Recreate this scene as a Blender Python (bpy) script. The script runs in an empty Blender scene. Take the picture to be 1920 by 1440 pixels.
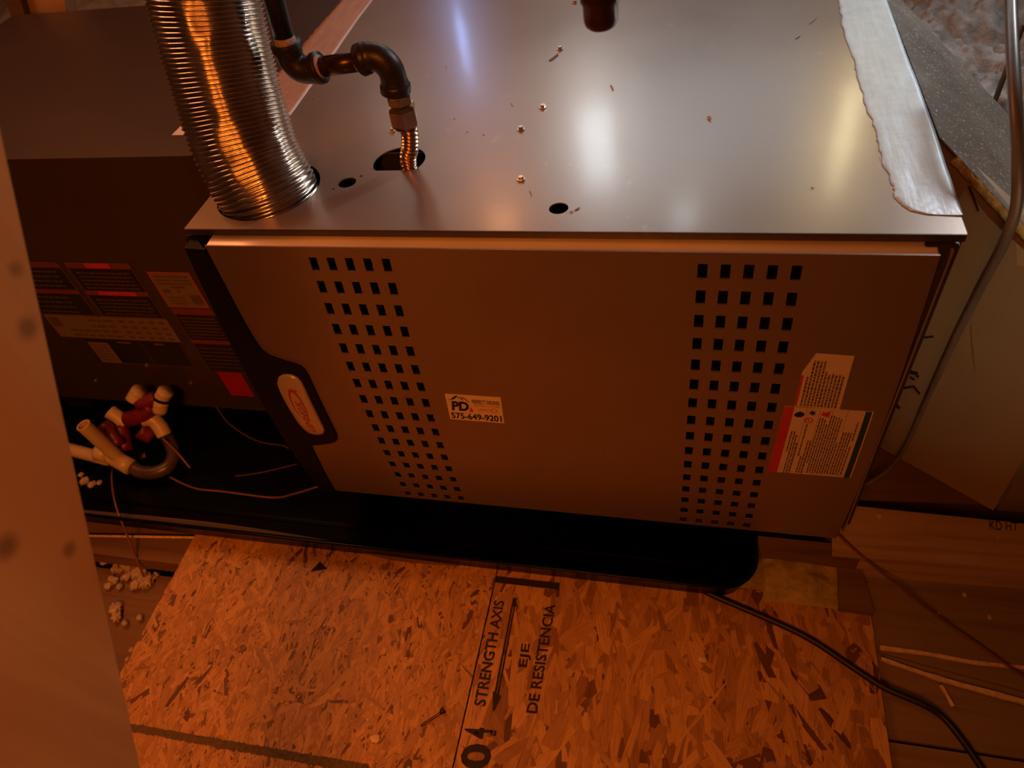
import bpy, bmesh, math, random
from mathutils import Vector, Matrix, noise

# ---------------------------------------------------------------- camera, world, lights, exposure
S = bpy.context.scene
COL = S.collection
CAMP = Vector((0.5866340806, -0.6183665060, 0.4532977912))
CM = Matrix(((0.972562, -0.054719, 0.226115), (0.191538, 0.739997, -0.644762), (-0.132044, 0.670381, 0.730174)))
FPX = 1352.02
cam_d = bpy.data.cameras.new('camera')
cam = bpy.data.objects.new('camera', cam_d)
COL.objects.link(cam)
cam_d.sensor_fit = 'HORIZONTAL'
cam_d.sensor_width = 36.0
cam_d.lens = 36.0 * FPX / 1920.0
cam_d.clip_start = 0.01
cam.matrix_world = Matrix.Translation(CAMP) @ CM.to_4x4()
cam_d.dof.use_dof = True
cam_d.dof.focus_distance = 0.92
cam_d.dof.aperture_fstop = 5.6
S.camera = cam

wd = bpy.data.worlds.new('world'); S.world = wd; wd.use_nodes = True
wd.node_tree.nodes['Background'].inputs[0].default_value = (0.40, 0.16, 0.06, 1)
wd.node_tree.nodes['Background'].inputs[1].default_value = 0.02
S.view_settings.view_transform = 'Standard'
S.view_settings.look = 'None'
S.view_settings.gamma = 1.0
S.view_settings.use_curve_mapping = False
S.view_settings.exposure = 0.0


def light(name, kind, loc, target, power, color, size=0.1, size_y=None, spread=None):
    d = bpy.data.lights.new(name, kind)
    d.energy = power; d.color = color
    if kind == 'AREA':
        d.size = size
        if size_y:
            d.shape = 'RECTANGLE'; d.size_y = size_y
        if spread: d.spread = math.radians(spread)
    else:
        d.shadow_soft_size = size
    o = bpy.data.objects.new(name, d); COL.objects.link(o)
    o.location = loc
    v = Vector(target) - Vector(loc)
    o.rotation_euler = v.to_track_quat('-Z', 'Y').to_euler()
    return o


light('orange_work_lamp', 'AREA', (0.34, -1.30, 1.05), (-0.12, -0.25, -0.50), 5.6, (1.0, 0.235, 0.025), 0.45, 0.30, 88)
light('orange_string_lamp', 'AREA', (-0.80, 0.45, 1.15), (-0.1, 0.2, 0), 11.5, (1.0, 0.34, 0.12), 0.9, 0.5)
light('rear_fill', 'AREA', (-0.15, 1.85, 0.95), (0.35, 0.3, 0), 1.35, (1.0, 0.86, 0.75), 0.9, 0.55)  # added warm fill to brighten the furnace top, not a known lamp
light('white_work_lamp', 'AREA', (0.66, 1.50, 0.72), (0.80, 0.25, 0), 0.27, (0.74, 0.90, 1.0), 0.56, 0.36, 90)
light('bright_led_lamp', 'AREA', (0.30, 1.40, 0.72), (0.60, 0.1, 0), 0.30, (0.78, 0.92, 1.0), 0.10, 0.22, 90)
light('small_led_lamp', 'AREA', (0.575, 1.05, 0.72), (0.58, 0.05, 0), 0.045, (0.80, 0.95, 1.0), 0.06, 0.05, 90)
light('small_orange_lamp', 'AREA', (0.08, 1.02, 0.72), (0.38, 0.05, 0), 0.09, (1.0, 0.42, 0.16), 0.08, 0.06, 90)
light('blue_led_lamp', 'AREA', (-0.157, 1.68, 0.50), (0.3, 0.2, 0), 0.085, (0.34, 0.48, 1.0), 0.005, 0.16, 90)
light('yellow_bulb', 'AREA', (0.965, 1.215, 0.60), (0.75, 0.1, 0), 0.16, (1.0, 0.88, 0.50), 0.045, 0.26, 90)
light('right_rear_lamp', 'AREA', (1.7, 1.5, 1.0), (0.95, 0.5, -0.1), 4.2, (0.90, 0.95, 1.0), 0.2, None, 90)
light('duct_fill', 'AREA', (1.35, -1.25, 1.0), (1.05, 0.04, -0.10), 0.13, (1.0, 0.76, 0.48), 0.04, None, 15)  # unseen dim fill, added to lift the duct face

# ---------------------------------------------------------------- helpers


def ray(px, py):
    return CM @ Vector(((px - 960) / FPX, -(py - 720) / FPX, -1.0))


def at(px, py, ax, v):
    d = ray(px, py); t = (v - CAMP[ax]) / d[ax]
    return CAMP + d * t


def Z(px, py, z): return at(px, py, 2, z)
def Y(px, py, y): return at(px, py, 1, y)
def D(px, py, d): return CAMP + ray(px, py) * d


def prop(o, label=None, cat=None, group=None, kind=None):
    if label: o['label'] = label
    if cat: o['category'] = cat
    if group: o['group'] = group
    if kind: o['kind'] = kind
    return o


def empty(name, loc, label, cat, group=None):
    o = bpy.data.objects.new(name, None); COL.objects.link(o)
    o.location = loc; o.empty_display_size = 0.02
    return prop(o, label, cat, group)


def link(name, me, mat, parent=None, smooth=False):
    """link a mesh given in WORLD coordinates; keeps it in place under its parent"""
    o = bpy.data.objects.new(name, me); COL.objects.link(o)
    if mat is not None:
        if not me.materials: me.materials.append(mat)
    if parent is not None:
        o.parent = parent
        w = Vector((0, 0, 0)); p = parent
        while p is not None:
            w += p.location; p = p.parent
        o.location = -w if parent.parent is None else -w
    if smooth:
        for f in me.polygons: f.use_smooth = True
    return o


def finish(name, bm, mat, parent=None, smooth=False):
    me = bpy.data.meshes.new(name)
    bmesh.ops.recalc_face_normals(bm, faces=bm.faces)
    bm.to_mesh(me); bm.free()
    # rebase so that origin sits inside the object
    return link(name, me, mat, parent, smooth)


def pydata(name, vs, fs, mat, parent=None, smooth=False):
    me = bpy.data.meshes.new(name)
    me.from_pydata([tuple(v) for v in vs], [], fs); me.update()
    return link(name, me, mat, parent, smooth)


def box_into(bm, lo, hi, mtx=None, bevel=0.0):
    r = bmesh.ops.create_cube(bm, size=1.0)
    c = [(a + b) / 2 for a, b in zip(lo, hi)]; s = [abs(b - a) for a, b in zip(lo, hi)]
    for v in r['verts']:
        v.co = Vector((v.co.x * s[0] + c[0], v.co.y * s[1] + c[1], v.co.z * s[2] + c[2]))
    if bevel:
        es = list({e for v in r['verts'] for e in v.link_edges})
        bmesh.ops.bevel(bm, geom=es, offset=bevel, segments=2, affect='EDGES')
    if mtx is not None:
        for v in r['verts']:
            if v.is_valid: v.co = mtx @ v.co


def box(name, lo, hi, mat, parent=None, bevel=0.0):
    bm = bmesh.new(); box_into(bm, lo, hi, None, bevel)
    return finish(name, bm, mat, parent)


def catmull(pts, n=8):
    pts = [Vector(p) for p in pts]
    if len(pts) < 3:
        return [pts[0].lerp(pts[-1], i / n) for i in range(n + 1)]
    out = []
    P = [pts[0] * 2 - pts[1]] + pts + [pts[-1] * 2 - pts[-2]]
    for i in range(1, len(P) - 2):
        for k in range(n):
            t = k / n
            a, b, c, d = P[i - 1], P[i], P[i + 1], P[i + 2]
            out.append(0.5 * ((2 * b) + (c - a) * t + (2 * a - 5 * b + 4 * c - d) * t * t + (3 * b - a - 3 * c + d) * t ** 3))
    out.append(pts[-1])
    return out


def tube_bm(bm, path, rad, seg=20, cap=True, inner=None, spiral=None, jitter=0):
    """path: list of points; rad: number or function(arc length, angle)"""
    path = [Vector(p) for p in path]
    L = [0]
    for i in range(1, len(path)): L.append(L[-1] + (path[i] - path[i - 1]).length)
    rings = []
    nrm = None
    for i, p in enumerate(path):
        t = (path[min(i + 1, len(path) - 1)] - path[max(i - 1, 0)]).normalized()
        if nrm is None:
            nrm = t.orthogonal().normalized()
        nrm = (nrm - t * nrm.dot(t)).normalized()
        b = t.cross(nrm)
        ring = []
        for k in range(seg):
            a = 2 * math.pi * k / seg
            r = rad(L[i], a) if callable(rad) else rad
            ring.append(bm.verts.new(p + (nrm * math.cos(a) + b * math.sin(a)) * r))
        rings.append(ring)
    for i in range(len(rings) - 1):
        for k in range(seg):
            bm.faces.new((rings[i][k], rings[i][(k + 1) % seg], rings[i + 1][(k + 1) % seg], rings[i + 1][k]))
    if cap:
        bm.faces.new(rings[0][::-1]); bm.faces.new(rings[-1])
    return rings


def tube(name, path, rad, mat, parent=None, seg=20, cap=True, n=8, smooth=True):
    bm = bmesh.new()
    tube_bm(bm, catmull(path, n) if n else path, rad, seg, cap)
    o = finish(name, bm, mat, parent, smooth)
    return o


def hollow(name, a, b, ro, ri, mat, parent=None, seg=28):
    """open pipe from a to b with a wall"""
    a, b = Vector(a), Vector(b)
    t = (b - a).normalized(); n = t.orthogonal().normalized(); c = t.cross(n)
    bm = bmesh.new(); R = []
    for p, r in ((b, ro), (a, ro), (a + t * 0.0005, ri + (ro - ri) * .2), (a, ri), (b, ri)):
        R.append([bm.verts.new(p + (n * math.cos(2 * math.pi * k / seg) + c * math.sin(2 * math.pi * k / seg)) * r) for k in range(seg)])
    for i in range(len(R)):
        j = (i + 1) % len(R)
        for k in range(seg):
            bm.faces.new((R[i][k], R[i][(k + 1) % seg], R[j][(k + 1) % seg], R[j][k]))
    return finish(name, bm, mat, parent, False)


def prism(name, outline, thick, mat, parent=None, to=None, bevel=0):
    """polygon outline (2D) extruded by thick; to(x,y,h) -> world"""
    bm = bmesh.new()
    bot = [bm.verts.new(to(x, y, 0)) for x, y in outline]
    top = [bm.verts.new(to(x, y, thick)) for x, y in outline]
    n = len(outline)
    bm.faces.new(bot[::-1]); bm.faces.new(top)
    for i in range(n):
        bm.faces.new((bot[i], bot[(i + 1) % n], top[(i + 1) % n], top[i]))
    bmesh.ops.triangulate(bm, faces=[f for f in bm.faces if len(f.verts) > 4])
    return finish(name, bm, mat, parent)


def plate(name, outer, holes, thick, zbot, mat, parent=None):
    """flat plate in XY with holes, built by curve fill"""
    cu = bpy.data.curves.new('tmp', 'CURVE'); cu.dimensions = '2D'; cu.fill_mode = 'BOTH'; cu.extrude = thick / 2
    for poly in [outer] + holes:
        sp = cu.splines.new('POLY'); sp.points.add(len(poly) - 1)
        for i, q in enumerate(poly): sp.points[i].co = (q[0], q[1], 0, 1)
        sp.use_cyclic_u = True
    t = bpy.data.objects.new('tmp', cu); COL.objects.link(t)
    me = bpy.data.meshes.new_from_object(t.evaluated_get(bpy.context.evaluated_depsgraph_get()))
    bpy.data.objects.remove(t); bpy.data.curves.remove(cu)
    me.transform(Matrix.Translation((0, 0, zbot + thick / 2)))
    me.materials.clear()
    return link(name, me, mat, parent)


def circ(x, y, r, n=28, ry=None, cut=None):
    out = []
    for k in range(n):
        a = 2 * math.pi * k / n
        px, py = x + r * math.cos(a), y + (ry or r) * math.sin(a)
        if cut is not None: py = max(py, cut)
        out.append((px, py))
    return out


_tc = {}


def text_tris(s, bold=0.0, shear=0.0):
    key = (s, bold, shear)
    if key in _tc: return _tc[key]
    cu = bpy.data.curves.new('tmp', 'FONT'); cu.body = s; cu.offset = bold; cu.shear = shear; cu.resolution_u = 3
    t = bpy.data.objects.new('tmp', cu); COL.objects.link(t)
    me = bpy.data.meshes.new_from_object(t.evaluated_get(bpy.context.evaluated_depsgraph_get()))
    bpy.data.objects.remove(t); bpy.data.curves.remove(cu)
    vs = [v.co.copy() for v in me.vertices]; fs = [tuple(p.vertices) for p in me.polygons]
    x0 = min(v.x for v in vs); x1 = max(v.x for v in vs); y0 = min(v.y for v in vs); y1 = max(v.y for v in vs)
    vs = [((v.x - x0) / (x1 - x0), (v.y - y0) / (y1 - y0)) for v in vs]
    bpy.data.meshes.remove(me)
    _tc[key] = (vs, fs)
    return _tc[key]


class Sheet:
    """a flat print area spanned by four world corners (tl,tr,br,bl); u right, v down; lift along a normal"""

    def __init__(s, tl, tr, br, bl, nrm, fy=None):
        s.c = [Vector(q) for q in (tl, tr, br, bl)]; s.n = Vector(nrm); s.fy = fy

    def p(s, u, v, h=0.0):
        a = s.c[0].lerp(s.c[1], u); b = s.c[3].lerp(s.c[2], u)
        q = a.lerp(b, v)
        if s.fy: q = Vector((q.x, s.fy(q.z), q.z))
        return q + s.n * h

    def slab(s, name, h0, h1, mat, parent, nv=6, pts=None):
        bm = bmesh.new()
        if pts:
            t = [bm.verts.new(s.p(u, v, h1)) for u, v in pts]; b = [bm.verts.new(s.p(u, v, h0)) for u, v in pts]
            bm.faces.new(t); bm.faces.new(b[::-1])
            for i in range(len(pts)):
                j = (i + 1) % len(pts); bm.faces.new((t[i], t[j], b[j], b[i]))
        else:
            T = [[bm.verts.new(s.p(u, v / nv, h1)) for u in (0, 1)] for v in range(nv + 1)]
            B = [[bm.verts.new(s.p(u, v / nv, h0)) for u in (0, 1)] for v in range(nv + 1)]
            for i in range(nv):
                bm.faces.new((T[i][0], T[i][1], T[i + 1][1], T[i + 1][0]))
                bm.faces.new((B[i][0], B[i + 1][0], B[i + 1][1], B[i][1]))
                bm.faces.new((T[i][0], T[i + 1][0], B[i + 1][0], B[i][0]))
                bm.faces.new((T[i][1], B[i][1], B[i + 1][1], T[i + 1][1]))
            bm.faces.new((T[0][0], B[0][0], B[0][1], T[0][1])); bm.faces.new((T[nv][0], T[nv][1], B[nv][1], B[nv][0]))
        return finish(name, bm, mat, parent)

    def rects(s, name, rs, h, mat, parent):
        vs, fs = [], []
        for (u0, v0, u1, v1) in rs:
            n = max(1, int(abs(v1 - v0) * 6))
            for k in range(n):
                a = v0 + (v1 - v0) * k / n; b = v0 + (v1 - v0) * (k + 1) / n
                i = len(vs)
                vs += [s.p(u0, a, h), s.p(u1, a, h), s.p(u1, b, h), s.p(u0, b, h)]; fs.append((i, i + 1, i + 2, i + 3))
        o = pydata(name, vs, fs, mat, parent)
        if len(rs) > 1: o['kind'] = 'stuff'
        return o

    def polys(s, name, ps, h, mat, parent):
        vs, fs = [], []
        for p in ps:
            i = len(vs); vs += [s.p(u, v, h) for u, v in p]; fs.append(tuple(range(i, i + len(p))))
        o = pydata(name, vs, fs, mat, parent)
        if len(ps) > 1: o['kind'] = 'stuff'
        return o

    def text(s, name, string, rc, h, mat, parent, rot=0, bold=0.0, shear=0.0):
        """rc=(u0,v0,u1,v1). rot 0: upright; 1: reads upward (turned 90 degrees to the left)"""
        tv, tf = text_tris(string, bold, shear)
        u0, v0, u1, v1 = rc; vs = []
        for (x, y) in tv:
            if rot == 0: u, v = u0 + (u1 - u0) * x, v1 - (v1 - v0) * y
            elif rot == 1: u, v = u1 - (u1 - u0) * y, v1 - (v1 - v0) * x
            else: u, v = u0 + (u1 - u0) * y, v0 + (v1 - v0) * x
            vs.append(s.p(u, v, h))
        return pydata(name, vs, tf, mat, parent)


# ---------------------------------------------------------------- materials


class NT:
    def __init__(s, name):
        s.m = bpy.data.materials.new(name); s.m.use_nodes = True
        s.t = s.m.node_tree; s.b = s.t.nodes['Principled BSDF']

    def n(s, typ, **kw):
        x = s.t.nodes.new(typ)
        for k, v in kw.items():
            if k.startswith('_'): x.inputs[k[1:]].default_value = v
            else: setattr(x, k, v)
        return x

    def l(s, a, b): s.t.links.new(a, b)

    def coords(s, scale=(1, 1, 1), rot=(0, 0, 0)):
        tc = s.n('ShaderNodeTexCoord'); mp = s.n('ShaderNodeMapping')
        mp.inputs['Scale'].default_value = scale; mp.inputs['Rotation'].default_value = rot
        s.l(tc.outputs['Object'], mp.inputs['Vector']); return mp.outputs['Vector']

    def noise(s, scale, detail=4, rough=.55, vec=None, dist=0):
        x = s.n('ShaderNodeTexNoise'); x.inputs['Scale'].default_value = scale; x.inputs['Detail'].default_value = detail
        x.inputs['Roughness'].default_value = rough; x.inputs['Distortion'].default_value = dist
        s.l(vec or s.coords(), x.inputs['Vector']); return x.outputs['Fac']

    def ramp(s, fac, stops):
        r = s.n('ShaderNodeValToRGB'); e = r.color_ramp.elements
        e[0].position, e[0].color = stops[0][0], (*stops[0][1], 1)
        e[1].position, e[1].color = stops[-1][0], (*stops[-1][1], 1)
        for p, c in stops[1:-1]:
            k = e.new(p); k.color = (*c, 1)
        s.l(fac, r.inputs['Fac']); return r.outputs['Color']

    def mix(s, fac, a, b, typ='MIX'):
        m = s.n('ShaderNodeMix', data_type='RGBA', blend_type=typ)
        for inp, v in ((m.inputs[0], fac), (m.inputs[6], a), (m.inputs[7], b)):
            if hasattr(v, 'links'): s.l(v, inp)
            else: inp.default_value = v if isinstance(v, (int, float)) else (*v, 1)
        return m.outputs[2]

    def bump(s, h, strength=.3, dist=.002):
        b = s.n('ShaderNodeBump'); b.inputs['Strength'].default_value = strength; b.inputs['Distance'].default_value = dist
        s.l(h, b.inputs['Height']); s.l(b.outputs['Normal'], s.b.inputs['Normal'])

    def set(s, color=None, rough=None, metal=None, spec=None, **kw):
        for key, v in (('Base Color', color), ('Roughness', rough), ('Metallic', metal), ('Specular IOR Level', spec)):
            if v is None: continue
            if hasattr(v, 'links'): s.l(v, s.b.inputs[key])
            else: s.b.inputs[key].default_value = (*v, 1) if isinstance(v, tuple) else v
        for k, v in kw.items(): s.b.inputs[k.replace('_', ' ')].default_value = v
        return s


def simple(name, color, rough=.5, metal=0.0, vary=.12, scale=30, spec=.5, bump=0.0):
    m = NT(name)
    f = m.noise(scale, 5)
    lo = tuple(c * (1 - vary) for c in color); hi = tuple(min(1, c * (1 + vary)) for c in color)
    m.set(m.ramp(f, [(.3, lo), (.7, hi)]), rough, metal, spec)
    if bump: m.bump(f, bump, .001)
    return m.m


def steel_brown():
    m = NT('brown_painted_steel')
    f = m.noise(7, 4); g = m.noise(160, 3)
    br = m.noise(40, 5, .7, m.coords((30, 1.0, 30)))
    m.set(m.ramp(f, [(.3, (.30, .228, .185)), (.7, (.32, .248, .205))]), m.ramp(f, [(.3, (.30, .30, .30)), (.75, (.37, .37, .37))]), .5)
    sm = m.noise(34, 7, .75); big = m.noise(3.2, 2)
    k = m.mix(1.0, m.ramp(sm, [(.60, (0, 0, 0)), (.70, (.30, .30, .30))]), m.ramp(big, [(.45, (0, 0, 0)), (.6, (1, 1, 1))]), 'MULTIPLY')
    m.l(m.mix(k, m.b.inputs['Base Color'].links[0].from_socket, (.62, .56, .50)), m.b.inputs['Base Color'])
    m.b.inputs['Coat Weight'].default_value = .25; m.b.inputs['Coat Roughness'].default_value = .15
    m.bump(m.mix(.5, g, br), .16, .0004)
    return m.m


def wood(name, base, dark, axis=0, scale=1.0, rough=.6, knots=True, spots=()):
    m = NT(name)
    sc = [26, 26, 26]; sc[axis] = 1.6
    v = m.coords(tuple(x * scale for x in sc))
    f = m.noise(3, 6, .6, v, .6)
    big = m.noise(5, 2)
    c = m.ramp(f, [(.25, dark), (.5, base), (.8, tuple(min(1, x * 1.12) for x in base))])
    if knots:
        w = m.n('ShaderNodeTexVoronoi'); w.inputs['Scale'].default_value = 5.5
        ks = [1.6, 1.6, 1.6]; ks[axis] = .8
        m.l(m.coords(tuple(ks)), w.inputs['Vector'])
        k = m.ramp(w.outputs['Distance'], [(.05, (1, 1, 1)), (.10, (0, 0, 0))])
        c = m.mix(k, c, tuple(x * .45 for x in dark))
    for (sx, sy, sz, sr) in spots:
        tc = m.n('ShaderNodeTexCoord'); d = m.n('ShaderNodeVectorMath', operation='DISTANCE')
        m.l(tc.outputs['Object'], d.inputs[0]); d.inputs[1].default_value = (sx, sy, sz)
        c = m.mix(m.ramp(d.outputs['Value'], [(sr * .35, (.75, .75, .75)), (sr, (0, 0, 0))]), c, tuple(x * .40 for x in dark))
    c = m.mix(.35, c, m.ramp(big, [(.3, (.75, .75, .75)), (.7, (1.1, 1.1, 1.1))]), 'MULTIPLY')
    m.set(c, rough, 0, .3); m.bump(f, .25, .001)
    return m.m


M = {}
M['steel'] = steel_brown()
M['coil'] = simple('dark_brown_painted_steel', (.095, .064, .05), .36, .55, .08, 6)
M['door'] = simple('door_painted_steel', (.23, .155, .115), .36, .35, .06, 5)
M['flange'] = simple('door_flange_glare', (.88, .74, .64), .25, .35, .08, 9)  # bright base colour paints in the light the flange reflects
M['inner'] = simple('inner_steel_shade', (.018, .014, .012), .6, .2)  # interior shade put into the colour so the openings read dark
M['frame'] = simple('brown_frame_steel', (.07, .05, .035), .4, .4)
M['edge_light'] = simple('bare_edge_steel', (.42, .34, .26), .4, .6)
M['black'] = simple('black_plastic', (.008, .006, .006), .55, 0, .2, 30, .15)
M['pan'] = simple('glossy_black_pan_plastic', (.0012, .0012, .0012), .26, 0, .2, 4, .14)
M['iron'] = simple('black_iron', (.030, .024, .022), .42, .35, .35, 90, .5, .5)
M['nipple'] = simple('dark_iron_nipple', (.050, .022, .018), .28, .5, .3, 60)
M['dope'] = simple('grey_thread_sealant', (.42, .30, .26), .7, 0, .35, 200, .3, .6)
M['brass'] = simple('plated_brass', (.52, .40, .30), .26, .95, .15, 60)
M['flexhose'] = simple('bronze_flex_hose', (.72, .48, .33), .22, 1.0, .1, 40)
M['screw'] = simple('zinc_screw', (.62, .52, .44), .28, .9)
M['pvc'] = simple('white_pvc', (.52, .41, .28), .38, 0, .07, 20)
M['purple'] = simple('red_primer_stain', (.14, .006, .010), .45, 0, .3, 50)
M['trapgrey'] = simple('grey_flex_trap', (.065, .045, .045), .35, 0, .2, 30)
M['copper'] = simple('copper_tube', (.22, .085, .07), .4, .3, .2)
M['cable_black'] = simple('black_rubber_cable', (.010, .008, .008), .5, 0, .2)
M['cable_brown'] = simple('brown_sheathed_cable', (.12, .10, .085), .38, 0, .2)
M['wire'] = simple('dull_red_wire', (.14, .035, .02), .5, 0, .25)
M['paper'] = simple('cream_label_paper', (.62, .50, .42), .5, 0, .05)
M['paper_dim'] = simple('tan_label_paper', (.17, .12, .075), .5, 0, .06)
M['ink'] = simple('black_ink', (.012, .009, .010), .6)
M['ink_soft'] = simple('brown_ink', (.10, .06, .04), .6)
M['red'] = simple('red_ink', (.50, .035, .02), .5)
M['redlabel'] = simple('crimson_label', (.30, .008, .03), .5)
M['green'] = simple('dark_green_ink', (.02, .045, .035), .5)
M['labdark'] = simple('near_black_label', (.018, .012, .014), .5)
M['outline'] = simple('thin_pale_outline', (.13, .085, .07), .5)
M['orangebar'] = simple('orange_red_label_bar', (.16, .035, .022), .5)
M['badge'] = simple('silver_badge', (.60, .47, .38), .32, .25, .04)
M['osb_text'] = simple('black_stamp_ink', (.020, .012, .008), .8, 0, .5, 300)
M['mark'] = simple('dull_green_marker', (.10, .065, .03), .8, 0, .4, 200)
M['gap'] = simple('dark_gap', (.01, .006, .004), .9)
M['splinter'] = simple('pale_split_wood', (.62, .44, .28), .7, 0, .25, 120, .3, .5)
M['chip'] = simple('pale_debris', (.50, .42, .33), .7, 0, .2, 150)
M['fluff'] = simple('white_insulation_fluff', (.42, .33, .28), .95, 0, .2, 70, .1, .8)
M['post'] = wood('pine_web_lumber', (.60, .26, .065), (.48, .19, .045), 2, .18, .6, False, [(*at(52, 615, 0, .17), .010), (*at(130, 1030, 0, .17), .007), (*at(12, 1025, 0, .17), .012), (*at(30, 505, 0, .17), .006)])
M['joist'] = wood('joist_lumber', (.44, .29, .14), (.28, .17, .08), 0, .8)
M['subfloor'] = wood('subfloor_board', (.23, .155, .08), (.16, .10, .05), 0, .5)
M['ledge'] = wood('platform_lumber', (.17, .095, .05), (.11, .055, .03), 0, .8)
M['rafter'] = wood('rafter_lumber', (.60, .36, .22), (.40, .22, .12), 0, .6)
M['shell'] = wood('roof_sheathing', (.42, .30, .21), (.24, .16, .11), 0, .3, .8)


def m_alu():
    m = NT('semi_rigid_aluminium')
    f = m.noise(60, 5); g = m.noise(11, 3)
    m.set(m.ramp(g, [(.3, (.72, .60, .50)), (.7, (.86, .76, .66))]), m.ramp(f, [(.3, (.13, .13, .13)), (.7, (.22, .22, .22))]), 1.0)
    m.bump(g, .2, .003); return m.m


def m_tape(name, base, metal, rough):
    m = NT(name)
    f = m.noise(55, 6, .7); v = m.noise(9, 4, .6, m.coords((14, 1.2, 14)))
    h = m.mix(.5, f, v)
    m.set(m.ramp(h, [(.3, tuple(c * .82 for c in base)), (.5, base), (.75, tuple(min(1, c * 1.25) for c in base))]), rough, metal, .5)
    m.bump(h, .5, .0018); return m.m


M['alu'] = m_alu()
M['tape'] = m_tape('silver_foil_mastic', (.54, .61, .66), .25, .45)
M['tape_warm'] = m_tape('foil_tape_orange_sheen', (.62, .36, .26), .45, .36)  # copper tint paints in the orange light reflected by the foil


def m_osb():
    m = NT('osb_strands')
    a = m.n('ShaderNodeAttribute', attribute_name='tone'); a.attribute_type = 'GEOMETRY'
    al = m.n('ShaderNodeAttribute', attribute_name='grain'); al.attribute_type = 'GEOMETRY'
    v = m.noise(1.0, 6, .62, al.outputs['Vector'])
    c = m.ramp(a.outputs['Fac'], [(0, (.09, .035, .012)), (.12, (.20, .080, .026)), (.35, (.31, .150, .050)), (.75, (.50, .265, .088)), (1, (.70, .42, .165))])
    c = m.mix(.85, c, m.ramp(v, [(.30, (.45, .36, .30)), (.48, (.95, .95, .95)), (.7, (1.1, 1.1, 1.1))]), 'MULTIPLY')
    m.set(c, .48, 0, .35); m.bump(v, .35, .0012); return m.m


M['osb'] = m_osb()


def m_lump(name, a, b, c, scale):
    m = NT(name)
    f = m.noise(scale, 7, .7)
    m.set(m.ramp(f, [(.3, a), (.5, b), (.7, c)]), .95, 0, .1); m.bump(f, .8, .01); return m.m


M['insul'] = m_lump('grey_blown_insulation', (.19, .17, .155), (.38, .345, .31), (.52, .48, .44), 16)
M['fiber'] = m_lump('yellow_fibreglass', (.13, .10, .03), (.32, .25, .08), (.48, .37, .15), 16)
M['fiber_edge'] = m_lump('yellow_fibreglass_edge', (.24, .17, .05), (.46, .34, .11), (.60, .46, .2), 90)


def m_duct():
    m = NT('duct_board_foil')
    f = m.noise(6, 4); sp = m.noise(420, 2, .5)
    c = m.ramp(f, [(.3, (.30, .22, .13)), (.7, (.36, .27, .165))])
    m.set(c, .5, .25, .4); return m.m


def m_film():
    m = NT('dusty_foil_duct_top')
    f = m.noise(10, 4, .6); sp = m.noise(260, 2, .6); v = m.noise(7, 3)
    c = m.ramp(f, [(.3, (.15, .115, .09)), (.6, (.24, .195, .155)), (.85, (.36, .32, .27))])
    c = m.mix(m.ramp(sp, [(.63, (0, 0, 0)), (.67, (1, 1, 1))]), c, (.75, .66, .52))
    m.set(c, .38, .35, .5); m.bump(v, .3, .004); return m.m


M['duct'] = m_duct(); M['film'] = m_film()

# ---------------------------------------------------------------- the setting
ZF = -0.60       # top of the OSB
ZD = -0.655      # attic deck below it


def struct(o, label=None):
    o['kind'] = 'structure'
    return o


fl = box('floor', (-2.4, -2.6, -0.80), (3.0, 3.2, -0.74), M['subfloor']); struct(fl)
wb = box('wall_back', (-2.4, 3.1, -0.74), (3.0, 3.16, 2.0), M['shell']); struct(wb)
wl = box('wall_left', (-2.46, -2.6, -0.74), (-2.4, 3.1, 2.0), M['shell']); struct(wl)
wr = box('wall_right', (3.0, -2.6, -0.74), (3.06, 3.1, 2.0), M['shell']); struct(wr)
wf = box('wall_front', (-2.4, -2.66, -0.74), (3.0, -2.6, 2.0), M['shell']); struct(wf)
ce = box('ceiling', (-2.4, -2.6, 2.0), (3.0, 3.1, 2.06), M['shell']); struct(ce)

# ---------------------------------------------------------------- furnace
W, BK, HB = 0.840, 0.745, -0.520
fur = empty('furnace', (0.42, 0.36, HB), 'brown steel furnace lying on its side in the black pan, louvred door facing out', 'furnace')


def ys(z):
    u = (-0.0325 - z) / 0.4827
    return -0.022 - .0578 * u * (1 - u) - .0108 * u * (1 - u) * (u - .5) - .0039 * u


holes = [circ(.076, .081, .0655, 36),
         circ(.230, .143, .0335, 32, cut=.1215),
         circ(.1765, .0960, .0115, 20), circ(.1635, .0825, .0020, 10), circ(.1900, .1100, .0022, 10),
         circ(.4475, .0415, .0108, 20)]
for (hx, hy) in [(586, 186), (565, 210), (852, 223), (907, 253), (876, 248)]:
    q = Z(hx, hy, 0); holes.append(circ(q.x, q.y, .0013, 8))
plate('top_panel', [(0, 0), (W, 0), (W, BK), (0, BK)], holes, .0016, -.0016, M['steel'], fur)
box('top_lip', (0, -.0015, -.0085), (W, .0005, -.0001), M['frame'], fur, .0005)
box('side_panel', (.001, .012, HB), (.003, BK, -.0018), M['frame'], fur)
box('side_panel', (W - .003, .012, HB), (W - .001, BK, -.0018), M['frame'], fur)
box('back_panel', (.003, BK - .003, HB), (W - .003, BK - .001, -.0018), M['frame'], fur)
box('base_panel', (.003, .012, HB - .002), (W - .003, BK - .003, HB), M['frame'], fur)
box('inner_partition', (.004, .165, HB), (W - .004, .167, -.0020), M['inner'], fur)
box('blower_deck', (.004, .012, -.40), (W - .004, .165, -.398), M['inner'], fur)
for x in (.31, .56):
    box('inner_rib', (x, .03, HB + .003), (x + .002, .16, -.402), M['inner'], fur)
box('front_frame', (.0005, .004, HB), (.036, .012, -.0095), M['black'], fur)
box('front_frame', (.815, .004, HB), (W - .0005, .012, -.0095), M['frame'], fur)
box('frame_edge', (.8285, -.010, HB), (.8305, .004, -.012), M['edge_light'], fur)
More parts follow.
